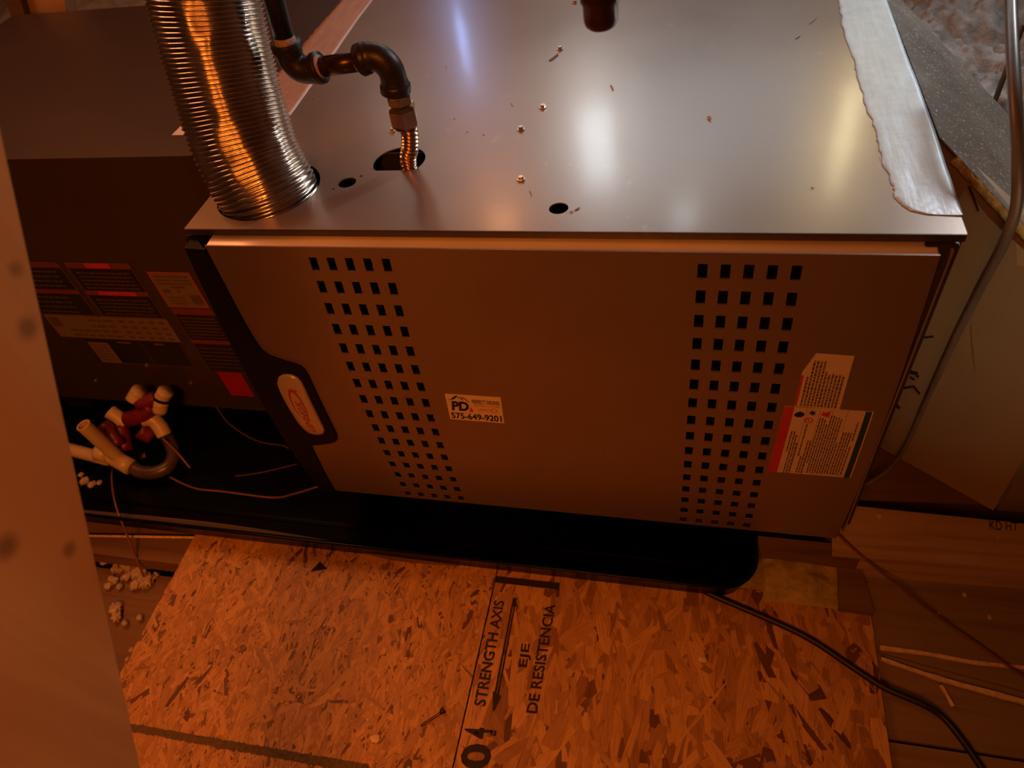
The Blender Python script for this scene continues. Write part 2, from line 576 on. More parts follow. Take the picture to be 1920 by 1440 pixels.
box('corner_bracket', (.806, -.006, -.026), (.836, .003, -.0095), M['frame'], fur, .001)
o = box('corner_gasket', (-.004, -.004, -.034), (.028, .003, -.010), M['black'], fur, .002)
o['label'] = 'black corner gasket above the dark trim'

# door: grid sheet with real punched openings, bowed outwards
DX0, DX1, DZ0, DZ1 = .033, .8168, -.0105, -.512
rows = []
for i in range(16):
    s = i * .031857; u = s / .47785
    rows.append(-.03247 - s * (1 - .0253 * u))
cx = [.16821 + c * .022518 for c in range(5)] + [.60292 + c * .022518 for c in range(5)]
hw = .0049
xs = sorted([DX0, DX1] + [c - hw for c in cx] + [c + hw for c in cx] + [.07, .11, .30, .35, .4, .45, .5, .55, .72, .76])
zs = [DZ0]
for i, z in enumerate(rows):
    hh = .0088 if i < 11 else .0083
    zs += [z + hh, z - hh]
zs.append(DZ1)
bm = bmesh.new()
T = .0022
fr = [[bm.verts.new((x, ys(z), z)) for x in xs] for z in zs]
bk = [[bm.verts.new((x, ys(z) + T, z)) for x in xs] for z in zs]


def is_hole(i, j):
    if i % 2 == 0 or i >= len(zs) - 1: return False
    xm = (xs[j] + xs[j + 1]) / 2
    return any(abs(xm - c) < hw * .9 for c in cx)


solid = {}
for i in range(len(zs) - 1):
    for j in range(len(xs) - 1):
        if not is_hole(i, j):
            solid[(i, j)] = 1
            bm.faces.new((fr[i][j], fr[i + 1][j], fr[i + 1][j + 1], fr[i][j + 1]))
            bm.faces.new((bk[i][j], bk[i][j + 1], bk[i + 1][j + 1], bk[i + 1][j]))
for (i, j) in solid:
    for (di, dj, a, b) in ((-1, 0, (i, j), (i, j + 1)), (1, 0, (i + 1, j), (i + 1, j + 1)), (0, -1, (i, j), (i + 1, j)), (0, 1, (i, j + 1), (i + 1, j + 1))):
        if (i + di, j + dj) not in solid:
            bm.faces.new((fr[a[0]][a[1]], fr[b[0]][b[1]], bk[b[0]][b[1]], bk[a[0]][a[1]]))
door = finish('door', bm, M['door'], fur)
door['label'] = 'louvred front door with two fields of punched openings'
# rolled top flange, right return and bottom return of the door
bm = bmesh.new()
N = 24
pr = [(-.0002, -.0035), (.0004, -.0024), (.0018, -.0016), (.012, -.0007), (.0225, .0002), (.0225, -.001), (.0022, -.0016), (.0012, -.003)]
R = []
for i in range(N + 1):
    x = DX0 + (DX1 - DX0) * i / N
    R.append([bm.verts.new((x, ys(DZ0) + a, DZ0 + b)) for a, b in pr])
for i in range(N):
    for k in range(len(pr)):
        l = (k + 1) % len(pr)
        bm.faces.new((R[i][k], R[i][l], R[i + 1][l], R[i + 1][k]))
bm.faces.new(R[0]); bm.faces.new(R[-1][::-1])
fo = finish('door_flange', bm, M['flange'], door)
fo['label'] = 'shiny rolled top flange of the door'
bm = bmesh.new()
R = []
for i in range(25):
    z = DZ0 + (DZ1 - DZ0) * i / 24
    R.append([bm.verts.new(q) for q in ((DX1 - .001, ys(z) + .0003, z), (DX1 + .0006, ys(z) + .001, z), (DX1 + .0006, .003, z), (DX1 - .001, .003, z))])
for i in range(24):
    for k in range(4): bm.faces.new((R[i][k], R[i][(k + 1) % 4], R[i + 1][(k + 1) % 4], R[i + 1][k]))
finish('door_return', bm, M['frame'], door)
bm = bmesh.new(); box_into(bm, (DX0, ys(DZ1) + .0005, DZ1 - .001), (DX1, .004, DZ1 + .001)); finish('door_return', bm, M['inner'], door)

# black plastic trim with the badge bulge along the door's left edge
tp = [(-.0125, .034), (-.06, .038), (-.12, .042), (-.152, .0455), (-.166, .0485), (-.176, .056), (-.184, .074), (-.1895, .0905), (-.193, .0965), (-.200, .1000), (-.21, .1015), (-.30, .1015), (-.336, .1012), (-.345, .0995), (-.352, .094), (-.357, .085), (-.3625, .068), (-.366, .053), (-.37, .0468), (-.42, .0425), (-.47, .0375), (-.512, .0345)]
zt = []
for k in range(len(tp) - 1):
    n = max(1, int(abs(tp[k + 1][0] - tp[k][0]) / .006))
    for q in range(n):
        f = q / n; zt.append((tp[k][0] + (tp[k + 1][0] - tp[k][0]) * f, tp[k][1] + (tp[k + 1][1] - tp[k][1]) * f))
zt.append(tp[-1])
bm = bmesh.new(); R = []
for z, xr in zt:
    yy = ys(z)
    R.append([bm.verts.new(q) for q in ((.006, yy - .002, z), (xr - .0015, yy - .0042, z), (xr, yy - .003, z), (xr, yy - .0002, z), (.03, yy - .0002, z), (.006, .004, z), (.0045, .004, z), (.0045, yy, z))])
for i in range(len(R) - 1):
    for k in range(8): bm.faces.new((R[i][k], R[i][(k + 1) % 8], R[i + 1][(k + 1) % 8], R[i + 1][k]))
bm.faces.new(R[0]); bm.faces.new(R[-1][::-1])
trim = finish('edge_trim', bm, M['black'], fur, False)
trim['label'] = 'black plastic edge trim with a bulge for the badge'

# badge
bd = [(521, 716), (523, 706), (530, 702), (545, 702), (556, 706), (565, 714), (572, 726), (580, 742), (588, 758), (597, 776), (606, 794), (610, 803), (609, 809), (603, 811.5), (592, 811.5), (582, 809), (573, 802), (563, 791), (553, 776), (541, 757), (531, 739), (524, 725)]
bp = [Y(x, y, -.0405) for x, y in bd]
bm = bmesh.new()
cxx = sum(q.x for q in bp) / len(bp); czz = sum(q.z for q in bp) / len(bp)
R = []
for sc, yo in ((1.0, -.0035), (1.0, -.0062), (.93, -.0080), (.6, -.0088)):
    R.append([bm.verts.new((cxx + (q.x - cxx) * sc, ys(q.z) + yo, czz + (q.z - czz) * sc)) for q in bp])
for a in range(3):
    for k in range(len(bp)):
        l = (k + 1) % len(bp); bm.faces.new((R[a][k], R[a][l], R[a + 1][l], R[a + 1][k]))
bm.faces.new(R[-1])
badge = finish('badge', bm, M['badge'], trim, True)
badge['label'] = 'silver oval badge with red lettering LENNOX and a loop'
ysb = lambda z: ys(z) - .0091
sb = Sheet((.052, 0, -.212), (.086, 0, -.212), (.086, 0, -.342), (.052, 0, -.342), (0, -1, 0), ysb)
sb.text('badge_lettering', 'LENNOX', (.40, .33, .68, .86), .0002, M['red'], trim, 1, .01, .35)
sw = []
NN = 40
for k in range(NN):
    a = math.radians(-60 + 285 * k / NN)
    def ring(a, e): return (.50 + (.25 + e) * math.cos(a), .43 - (.26 + e * .7) * math.sin(a) * (1.0 if math.sin(a) > 0 else .9))
    wdt = .008 + .022 * max(0, math.sin(math.radians(180 * k / NN)))
    a2 = math.radians(-60 + 285 * (k + 1) / NN)
    sw.append([ring(a, -wdt), ring(a2, -wdt), ring(a2, wdt), ring(a, wdt)])
sw.append([(.60, .16), (.72, .165), (.74, .185), (.62, .19)])
sb.polys('badge_loop', sw, .0002, M['red'], trim)

# door stickers
SB = (0, -1, 0)


def sheet_px(c, y, fy=None):
    return Sheet(*[Y(px, py, y) for px, py in c], SB, fy)


pd = sheet_px([(834, 738), (939, 745), (946, 792), (845, 784)], -.0375, ys)
st = pd.slab('sticker', .0001, .0006, M['paper'], fur, 5); st['label'] = 'small cream contact sticker with phone number in the middle of the door'
pd.text('sticker_lettering', '575-649-9201', (.035, .70, .965, .955), .0008, M['ink'], st, 0, .03)
pd.text('sticker_lettering', 'PD', (.07, .25, .40, .62), .0008, M['ink'], st, 0, .05, .15)
pd.text('sticker_lettering', 'PERFECT DEGREE', (.47, .15, .96, .29), .0008, M['ink'], st, 0, .02)
pd.text('sticker_lettering', 'HEATING & COOLING', (.50, .31, .96, .40), .0008, M['red'], st, 0, .0)
pd.text('sticker_lettering', 'LENNOX', (.55, .47, .82, .57), .0008, M['red'], st, 0, .0, .3)
lp = []
for k in range(16):
    a, b = 2 * math.pi * k / 16, 2 * math.pi * (k + 1) / 16
    e = lambda t, r: (.85 + .055 * r * math.cos(t), .52 + .075 * r * math.sin(t))
    lp.append([e(a, .8), e(b, .8), e(b, 1.05), e(a, 1.05)])
pd.polys('sticker_print', lp, .0008, M['red'], st)
pd.polys('sticker_print', [[(.03, .21), (.10, .185), (.17, .06), (.21, .02), (.21, .05), (.18, .14), (.12, .20), (.03, .225)],
                           [(.21, .02), (.25, .14), (.23, .14), (.20, .05)], [(.27, .05), (.32, .19), (.29, .19), (.26, .09)],
                           [(.31, .06), (.43, .26), (.40, .25), (.31, .10)], [(.13, .10), (.155, .16), (.13, .19), (.105, .16)]], .0008, M['ink'], st)
pd.polys('sticker_print', [[(.39, .62), (.43, .44), (.455, .52), (.47, .60), (.44, .65)]], .0008, M['red'], st)

random.seed(4)
w1 = sheet_px([(1524 - 21, 668), (1602, 673), (1573, 767), (1490, 760)], -.0375, ys)
w1 = Sheet((.7175, 0, -.132), (.7655, 0, -.134), (.7655, 0, -.216), (.7165, 0, -.2145), SB, ys)
s1 = w1.slab('sticker', .0008, .0014, M['paper'], fur, 5, [(.20, 0), (1, 0), (1, .5), (1, 1), (0, 1), (0, .35)])
s1['label'] = 'upper cream notice sticker with a folded corner on the right of the door'
w1.slab('folded_corner', .0015, .0022, M['paper'], s1, 1, [(.20, 0), (.21, .12), (.12, .24), (0, .35), (0, .33)])
rs = []
for k in range(11):
    u = .12 + k * .075
    v = .98; top = .12 if k < 5 else .30 + random.random() * .08
    if k < 1: top = .42
    while v > top:
        h = .02 + random.random() * .05
        rs.append((u, max(top, v - h), u + .045, v)); v -= h + .012
w1.rects('sticker_print', rs, .0016, M['ink_soft'], s1)
w1.rects('sticker_print', [(.0, .40, .055, .985)], .0016, M['red'], s1)

w2 = Sheet((.7065, 0, -.217), (.802, 0, -.2175), (.8025, 0, -.3455), (.703, 0, -.345), SB, ys)
s2 = w2.slab('sticker', .0001, .0007, M['paper'], fur, 6)
s2['label'] = 'lower cream warning sticker with a red band and a green band'
w2.rects('sticker_band', [(0, 0, .115, 1)], .0009, M['red'], s2)
w2.rects('sticker_band', [(.915, 0, .985, 1)], .0009, M['green'], s2)
rs = []
col = .15
plan = [(.15, .33, .64), (.185, .33, 1), (.215, .38, 1), (.245, .50, 1), (.30, .22, .70), (.335, .70, .98), (.365, .45, .98), (.395, .45, .98), (.43, .12, .80), (.46, .12, .97), (.49, .14, .97), (.52, .20, .97), (.55, .08, .97), (.58, .08, .97), (.61, .10, .97), (.64, .10, .97), (.67, .12, .97), (.70, .45, .97), (.735, .3, .97), (.765, .3, .97), (.795, .3, .97), (.825, .3, .97), (.86, .15, .42), (.86, .5, .97)]
for (u, a, b) in plan:
    v = a
    while v < b:
        h = .015 + random.random() * .05
        rs.append((u, v, u + .016, min(b, v + h))); v += h + .008
w2.rects('sticker_print', rs, .0009, M['ink_soft'], s2)
w2.rects('sticker_print', [(.262, 0, .266, 1), (.412, 0, .416, 1), (.555, 0, .559, .3), (.72, 0, .724, .3)], .0009, M['ink_soft'], s2)
w2.polys('sticker_print', [[(.14, .08), (.19, .05), (.24, .07), (.25, .10), (.22, .13), (.16, .13), (.13, .11)],
                           [(.28, .04), (.31, .05), (.33, .02), (.345, .05), (.37, .03), (.36, .06), (.375, .09), (.35, .08), (.335, .10), (.32, .075), (.29, .085), (.305, .06)]], .0009, M['ink'], s2)
w2.polys('sticker_print', [[(.42, .07), (.45, .06), (.44, .03), (.48, .05), (.53, .02), (.53, .11), (.48, .10), (.45, .09)]], .0009, M['red'], s2)
rg = []
for k in range(14):
    a, b = 2 * math.pi * k / 14, 2 * math.pi * (k + 1) / 14
    e = lambda t, r: (.315 + .05 * r * math.cos(t), .165 + .038 * r * math.sin(t))
    rg.append([e(a, .75), e(b, .75), e(b, 1.05), e(a, 1.05)])
rg.append([(.285, .14), (.295, .135), (.345, .19), (.335, .195)])
w2.polys('sticker_print', rg, .0010, M['red'], s2)

# screws on top
for i, (px, py) in enumerate([(736, 246), (1050, 93), (1018, 202), (977, 243), (977, 337), (1078, 6)]):
    q = Z(px, py, 0)
    bm = bmesh.new()
    bmesh.ops.create_cone(bm, cap_ends=True, segments=16, radius1=.0052, radius2=.0048, depth=.0012, matrix=Matrix.Translation((q.x, q.y, .0006)))
    bmesh.ops.create_cone(bm, cap_ends=True, segments=6, radius1=.0034, radius2=.0031, depth=.0034, matrix=Matrix.Translation((q.x, q.y, .0029)) @ Matrix.Rotation(i * .4, 4, 'Z'))
    finish('screw', bm, M['screw'], fur)

# ---------------------------------------------------------------- coil cabinet at the left
CY = .165
coil = empty('coil_cabinet', (-.42, .45, -.555), 'dark brown steel coil cabinet joined to the left end of the furnace', 'cabinet')
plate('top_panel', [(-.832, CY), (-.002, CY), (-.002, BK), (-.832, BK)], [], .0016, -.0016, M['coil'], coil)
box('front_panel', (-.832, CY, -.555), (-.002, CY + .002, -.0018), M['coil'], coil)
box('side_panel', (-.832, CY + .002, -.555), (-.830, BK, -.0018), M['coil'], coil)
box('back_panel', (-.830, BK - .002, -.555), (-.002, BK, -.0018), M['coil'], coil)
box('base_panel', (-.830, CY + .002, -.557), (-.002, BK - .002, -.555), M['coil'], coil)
tri = [Z(322, 254, 0), Z(339, 237, 0), Z(352, 254, 0)]
pydata('sticker', [(q.x, q.y, .0006) for q in tri], [(0, 1, 2)], M['paper'], coil)['label'] = 'pale triangular sticker corner beside the silver hose'


def lines(n, u0, u1, v0, v1, th=.03, gap=.0):
    out = []
    for i in range(n):
        v = v0 + (v1 - v0) * i / max(1, n - 1); u = u0
        while u < u1:
            l = .02 + random.random() * .07
            out.append((u, v, min(u1, u + l), v + th)); u += l + .015
    return out


CYs = CY - .0002


def cl(c): return sheet_px(c, CY)


def framed(sh, parent):
    sh.rects('sticker_outline', [(0, 0, 1, .012), (0, .988, 1, 1), (0, 0, .012, 1), (.988, 0, 1, 1)], .0011, M['outline'], parent)


# main block: two columns of near-black warning stickers
L1s = cl([(58, 490), (107, 490), (245, 692), (150, 690)])
def zx(x0, x1, z0, z1): return Sheet((x0, CY, z0), (x1, CY, z0), (x1, CY, z1), (x0, CY, z1), SB)


a = zx(-.600, -.437, -.190, -.312); sa = a.slab('sticker', .0002, .0008, M['labdark'], coil, 1)
sa['label'] = 'near-black warning sticker partly behind the wood post'
a.rects('sticker_band', [(0, 0, 1, .10), (0, .50, 1, .58)], .0010, M['orangebar'], sa)
a.rects('sticker_print', lines(4, .1, .9, .16, .42, .025) + lines(4, .1, .8, .64, .92, .025), .0010, M['ink_soft'], sa); framed(a, sa)
b = zx(-.424, -.297, -.190, -.312); sb2 = b.slab('sticker', .0002, .0008, M['labdark'], coil, 1)
sb2['label'] = 'near-black warning sticker with two orange-red heading bars'
b.rects('sticker_band', [(0, 0, 1, .10), (0, .50, 1, .585)], .0010, M['orangebar'], sb2)
b.rects('sticker_print', [(.30, .01, .68, .095), (.2, .51, .8, .58)], .0012, M['red'], sb2)
b.rects('sticker_print', lines(5, .08, .92, .17, .44, .022) + lines(5, .08, .92, .66, .93, .022), .0010, M['ink_soft'], sb2); framed(b, sb2)
c = zx(-.556, -.295, -.314, -.370); sc_ = c.slab('sticker', .0002, .0008, M['paper_dim'], coil, 1)
sc_['label'] = 'long tan rating sticker with columns of figures'
c.rects('sticker_print', [(.02, .08, .10, .5)] + lines(2, .35, .55, .12, .38, .09) + lines(2, .14, .56, .60, .82, .09) +
        [(.60 + k * .08, v, .645 + k * .08, v + .10) for k in range(5) for v in (.12, .37, .60, .82)], .0010, M['ink_soft'], sc_)
d = zx(-.505, -.299, -.373, -.436); sd = d.slab('sticker', .0002, .0008, M['labdark'], coil, 1)
sd['label'] = 'near-black sticker under the tan rating sticker'
d.rects('sticker_patch', [(.0, .12, .22, 1)], .0010, M['paper_dim'], sd)
d.rects('sticker_print', lines(6, .03, .19, .2, .85, .05), .0012, M['ink_soft'], sd)
d.rects('sticker_print', [(.33, .05, .48, .11), (.72, .05, .82, .11)], .0010, M['outline'], sd)
d.rects('sticker_outline', [(.58, 0, .584, 1), (.22, .985, 1, 1), (.994, 0, 1, 1)], .0012, M['outline'], sd)
e_ = zx(-.271, -.194, -.208, -.283); se = e_.slab('sticker', .0006, .0012, M['paper_dim'], coil, 1)
se['label'] = 'small tan sticker with pictograms, above the right-hand dark sticker'
e_.rects('sticker_band', [(-.02, -.02, 1.02, .012), (-.02, .985, 1.02, 1.01), (-.02, 0, .0, 1), (1, 0, 1.02, 1)], .0010, M['red'], se)
e_.rects('sticker_print', lines(3, .08, .92, .08, .28, .05) + [(.36, .37, .70, .43), (.10, .46, .28, .57), (.46, .46, .52, .58), (.70, .62, .95, .90)] + lines(3, .12, .55, .68, .86, .04), .0014, M['ink_soft'], se)
f_ = zx(-.271, -.190, -.286, -.440); sf = f_.slab('sticker', .0002, .0008, M['labdark'], coil, 1)
sf['label'] = 'dark sticker with orange-red bars nearest the furnace'
f_.rects('sticker_band', [(0, 0, 1, .09), (0, .49, 1, .55)], .0010, M['orangebar'], sf)
f_.rects('sticker_print', lines(7, .06, .94, .14, .44, .016) + lines(6, .06, .94, .62, .94, .014), .0010, M['ink_soft'], sf)
f_.rects('sticker_outline', [(0, 0, .012, 1)], .0012, M['outline'], sf)
g_ = zx(-.2585, -.2085, -.4465, -.5115); sg = g_.slab('sticker', .0002, .0008, M['redlabel'], coil, 1); sg['label'] = 'plain crimson sticker low on the coil cabinet'
for (px, py) in [(180, 714), (358, 719), (276, 684)]:
    q = Y(px, py, CY)
    bm = bmesh.new()
    bmesh.ops.create_cone(bm, cap_ends=True, segments=8, radius1=.004, radius2=.0035, depth=.003, matrix=Matrix.Translation((q.x, CY - .0015, q.z)) @ Matrix.Rotation(math.pi / 2, 4, 'X'))
    finish('screw', bm, M['screw'], coil)

# ---------------------------------------------------------------- foil / mastic tapes over the joints


def ribbon(name, left, right, h, mat, label, nx=14, amp=.0008, drop=None):
    """lumpy strip on z=0; left/right: lists of (x,y) with the same y order"""
    random.seed(9)
    vs, fs = [], []
    n = len(left)
    def ev(P, t):
        k = min(int(t * (len(P) - 1)), len(P) - 2); f = t * (len(P) - 1) - k
        return P[k][0] + (P[k + 1][0] - P[k][0]) * f, P[k][1] + (P[k + 1][1] - P[k][1]) * f
    NY = 160
    for i in range(NY + 1):
        t = i / NY
        a, b = ev(left, t), ev(right, t)
        for j in range(nx + 1):
            s = j / nx
            x, y = a[0] + (b[0] - a[0]) * s, a[1] + (b[1] - a[1]) * s
            if j == 0: x += .0040 * noise.noise(Vector((y * 45, 3, 0))) + .0022 * noise.noise(Vector((y * 260, 1, 0)))
            edge = min(s, 1 - s) * nx
            z = h * min(1, .25 + edge) + amp * noise.noise(Vector((x * 60, y * 22, 0))) * min(1, edge) + amp * .5 * noise.noise(Vector((x * 240, y * 160, 0))) * min(1, edge)
            vs.append((x, y, max(z, .0003)))
    base = len(vs)
    for i in range(NY):
        for j in range(nx):
            q = i * (nx + 1) + j
            fs.append((q, q + 1, q + nx + 2, q + nx + 1))
    if drop:
        for i in range(NY + 1):
            v = vs[i * (nx + 1) + nx]
            vs.append((v[0] + .0005, v[1], -drop * (1 + .3 * noise.noise(Vector((v[1] * 20, 0, 0))))))
        for i in range(NY):
            q = i * (nx + 1) + nx
            fs.append((q, base + i, base + i + 1, q + nx + 1))
    o = pydata(name, vs, fs, mat, None, True)
    md = o.modifiers.new('thickness', 'SOLIDIFY'); md.thickness = .0003; md.offset = 1
    return prop(o, label, 'tape')


ribbon('foil_tape', [(.8405, .0285), (.830, .0288), (.812, .030), (.799, .036), (.790, .046), (.786, .060), (.786, .080), (.784, .11), (.783, .15), (.784, .19), (.781, .24), (.779, .30), (.780, .36), (.777, .42), (.776, .47), (.779, .53), (.780, .60), (.779, .74)],
       [(.8415, .0290), (.8415, .0300), (.8416, .034), (.8418, .040), (.842, .050), (.842, .070), (.8425, .09), (.8425, .12), (.8435, .16), (.8440, .20), (.8440, .25), (.8440, .31), (.843, .37), (.843, .43), (.843, .48), (.843, .54), (.843, .61), (.843, .74)],
       .0009, M['tape'], 'wrinkled silver-grey mastic tape along the right end of the furnace top', 16, .0005, .012)
ribbon('foil_tape', [(-.055, .176), (-.055, .30), (-.055, .45), (-.055, .6), (-.055, .74)], [(.026, .176), (.025, .28), (.019, .45), (.012, .6), (.010, .74)],
       .0002, M['tape_warm'], 'smooth foil tape over the joint between coil cabinet and furnace, behind the silver hose', 10, .0001)

# ---------------------------------------------------------------- exhaust hose
path = catmull([(.078, .078, -.035), (.073, .081, 0.0), (.060, .094, .045), (.051, .116, .10), (.048, .138, .16), (.051, .158, .225), (.056, .178, .30), (.060, .20, .38)], 130)
PER = .0052


def hose_r(l, a):
    ph = (l / PER + a / (2 * math.pi)) % 1.0
    r = .0612 + .0013 * math.cos(2 * math.pi * ph)
    r += .0006 * noise.noise(Vector((math.cos(a) * 3, math.sin(a) * 3, l * 40)))
    d = noise.noise(Vector((math.cos(a) * 1.5, math.sin(a) * 1.5, l * 14 + 5)))
    return r - max(0, d - .3) * .005


bm = bmesh.new(); tube_bm(bm, path, hose_r, 72, False)
ho = finish('flexible_hose', bm, M['alu'], None, True)
prop(ho, 'wide ribbed silver aluminium exhaust hose rising from the left end of the furnace top', 'hose')

# ---------------------------------------------------------------- gas line
gas = empty('gas_pipe', (.247, .128, -.03), 'black iron gas pipe with two elbows and a ribbed metal connector entering the furnace top', 'pipe')
G = lambda px, py, y=.13: Y(px, py, y)
gy = .132
fx = [(.2455, .130, -.06), (.2465, .130, -.02), G(765, 300, gy), G(769, 275, gy), G(768, 250, gy), G(764, 232, gy)]
fp = catmull(fx, 60)
bm = bmesh.new(); tube_bm(bm, fp, lambda l, a: .0094 + .0013 * math.cos(2 * math.pi * l / .0048), 28, True)
finish('flex_connector', bm, M['flexhose'], gas, True)


def lathe_along(name, a, b, prof, mat, parent, seg=24, smooth=True):
    """prof: list of (t along a->b 0..1, radius)"""
    a, b = Vector(a), Vector(b); t = (b - a).normalized(); n = t.orthogonal().normalized(); c = t.cross(n)
    bm = bmesh.new(); R = []
    for (f, r) in prof:
        p = a.lerp(b, f)
        R.append([bm.verts.new(p + (n * math.cos(2 * math.pi * k / seg) + c * math.sin(2 * math.pi * k / seg)) * r) for k in range(seg)])
    for i in range(len(R) - 1):
        for k in range(seg): bm.faces.new((R[i][k], R[i][(k + 1) % seg], R[i + 1][(k + 1) % seg], R[i + 1][k]))
    bm.faces.new(R[0][::-1]); bm.faces.new(R[-1])
    return finish(name, bm, mat, parent, smooth)


nA, nB = G(762, 240, gy), G(752, 196, gy)
lathe_along('collar', G(764, 236, gy), nA.lerp(nB, .15), [(0, .0108), (1, .0118)], M['brass'], gas, 20)
lathe_along('hex_nut', nA, nB, [(0, .0118), (.18, .0160), (.25, .0172), (.85, .0172), (1, .0155)], M['brass'], gas, 6, False)
nC = G(745, 168, gy)
lathe_along('hex_fitting', nB, nC, [(0, .0120), (.15, .0120), (.16, .0150), (.62, .0150), (.66, .0132), (1, .0130)], M['brass'], gas, 6, False)
lathe_along('thread_seal', nB.lerp(nC, .6), nC, [(0, .0132), (.5, .0136), (1, .0126)], M['dope'], gas, 18)


def elbow(pts, rb, parent):
    """iron elbow: bent body plus two bead collars"""
    P = catmull(pts, 10)
    bm = bmesh.new(); n = len(P) - 1
    L = sum((P[i + 1] - P[i]).length for i in range(n))
    def r(l, a):
        f = l / L
        return rb * (1.16 if f < .13 or f > .87 else (1.0 if .2 < f < .8 else 1.05))
    tube_bm(bm, P, r, 26, True)
    return finish('elbow', bm, M['iron'], parent, True)


elbow([G(742, 172, gy), G(740, 155, gy), G(731, 128, gy), G(712, 110, gy), G(692, 107, gy), G(676, 113, gy)], .0150, gas)
elbow([G(602, 126, gy), G(584, 131, gy), G(563, 128, gy), G(547, 112, gy), G(540, 94, gy), G(535, 80, gy)], .0150, gas)
lathe_along('nipple', G(684, 113, gy), G(594, 127, gy), [(0, .0110), (1, .0110)], M['nipple'], gas)
lathe_along('thread_seal', G(682, 113.5, gy), G(670, 115, gy), [(0, .0124), (.6, .0130), (1, .0112)], M['dope'], gas)
lathe_along('thread_seal', G(605, 125, gy), G(597, 126.5, gy), [(0, .0112), (.6, .0135), (1, .0125)], M['dope'], gas)
up = (G(537, 84, gy) - G(515, 0, gy)).normalized()
topP = G(512, -12, gy)
lathe_along('riser', G(538, 90, gy), topP - up * .18, [(0, .0110), (1, .0112)], M['iron'], gas)
lathe_along('thread_seal', G(537.5, 86, gy), G(532, 68, gy), [(0, .0128), (.5, .0122), (1, .0112)], M['dope'], gas)

# drip leg hanging in from above
dl = D(1127, 46, .6)
drip = empty('drip_leg', dl, 'dark iron capped pipe end hanging into view above the furnace top', 'pipe')
dv = Vector((0.0, 0.02, 1)).normalized()
lathe_along('pipe_cap', dl + dv * -.003, dl + dv * .030, [(0, .004), (.02, .0100), (.10, .0130), (.22, .0142), (.62, .0145), (.66, .0162), (1, .0165)], M['nipple'], drip, 28)
lathe_along('pipe', dl + dv * .030, dl + dv * .34, [(0, .0112), (1, .0112)], M['iron'], drip)

# ---------------------------------------------------------------- debris on the top
random.seed(21)
deb = [(1046, 100, 1030, 112, .0016, 'curled metal shaving beside the second screw from the back'), (1145, 160, 1149, 168, .0013, 'small orange-brown wood chip below the hanging pipe cap'),
       (1327, 219, 1332, 223, .0018, 'white crumb alone on the middle right of the furnace top'), (993, 358, 996, 366, .0008, 'thin pale shaving just below the front screw'),
       (835, 124, 838, 128, .0008, 'tiny pale speck nearest the blue streak on the furnace top'), (958, 193, 961, 199, .0008, 'tiny pale speck left of the middle screws'),
       (1068, 397, 1074, 398, .0009, 'pale crumb touching the small round hole near the front edge'), (1078, 393, 1086, 388, .0009, 'crooked pale shaving right of the small round hole'),
       (1521, 351, 1525, 353, .0007, 'tiny dark speck near the front right of the furnace top'), (1492, 72, 1500, 66, .0009, 'pale shaving at the back right of the furnace top'),
       (1518, 44, 1530, 33, .0008, 'longest pale shaving at the back beside the grey mastic tape')]
for (x0, y0, x1, y1, r, lab) in deb:
    a, b = Z(x0, y0, r), Z(x1, y1, r)
    bm = bmesh.new(); m_ = (a + b) / 2 + Vector((r * .6, r * .4, r * .3))
    tube_bm(bm, [a, m_, b], lambda l, t, r=r: r * (.7 + .3 * math.cos(t * 2)), 6)
    prop(finish('wood_chip', bm, M['chip'], None), lab, 'chip', 'crumbs and shavings on the furnace top')

# ---------------------------------------------------------------- drain pan
PZ, PB = -.548, ZF + .0005
pan = empty('drain_pan', (.1, .3, PB), 'glossy black plastic drain pan under the furnace and coil cabinet', 'pan')


def rr(x0, y0, x1, y1, r, n=8):
    out = []
    for (cx_, cy_, a0) in ((x1 - r, y0 + r, -90), (x1 - r, y1 - r, 0), (x0 + r, y1 - r, 90), (x0 + r, y0 + r, 180)):
        for k in range(n + 1):
            a = math.radians(a0 + 90 * k / n); out.append((cx_ + r * math.cos(a), cy_ + r * math.sin(a)))
    return out


bm = bmesh.new()
prof = [(-.012, PB + .001), (0.001, PZ - .004), (.004, PZ), (.002, PZ + .002), (-.003, PZ), (-.009, PB + .006), (-.016, PB + .004)]
R = []
for (off, z) in prof:
    R.append([bm.verts.new((x, y, z)) for x, y in rr(-.92 - off, -.1035 - off, .710 + off, .80 + off, .052 + off)])
for i in range(len(R) - 1):
    for k in range(len(R[0])): bm.faces.new((R[i][k], R[i][(k + 1) % len(R[0])], R[i + 1][(k + 1) % len(R[0])], R[i + 1][k]))
bm.faces.new(R[-1]); bm.faces.new(R[0][::-1])
finish('pan_tray', bm, M['pan'], pan, True)
for (x0, x1, y) in ((-.5, .68, -.045),):
    box('pan_rib', (x0, y - .004, PB + .004), (x1, y + .004, PB + .009), M['pan'], pan, .002)
for x, lab in ((-.70, 'support block under the left end of the coil cabinet'), (-.18, 'support block under the right end of the coil cabinet'), (.10, 'support block under the left end of the furnace'), (.58, 'support block under the right half of the furnace')):
    prop(box('support_block', (x, (.17 if x < 0 else .03), PB + .0045), (x + .06, .72, (-.5575 if x < 0 else HB - .0025)), M['black'], None, .002), lab, 'block', 'support blocks in the pan')

# ---------------------------------------------------------------- OSB sheets with real strands


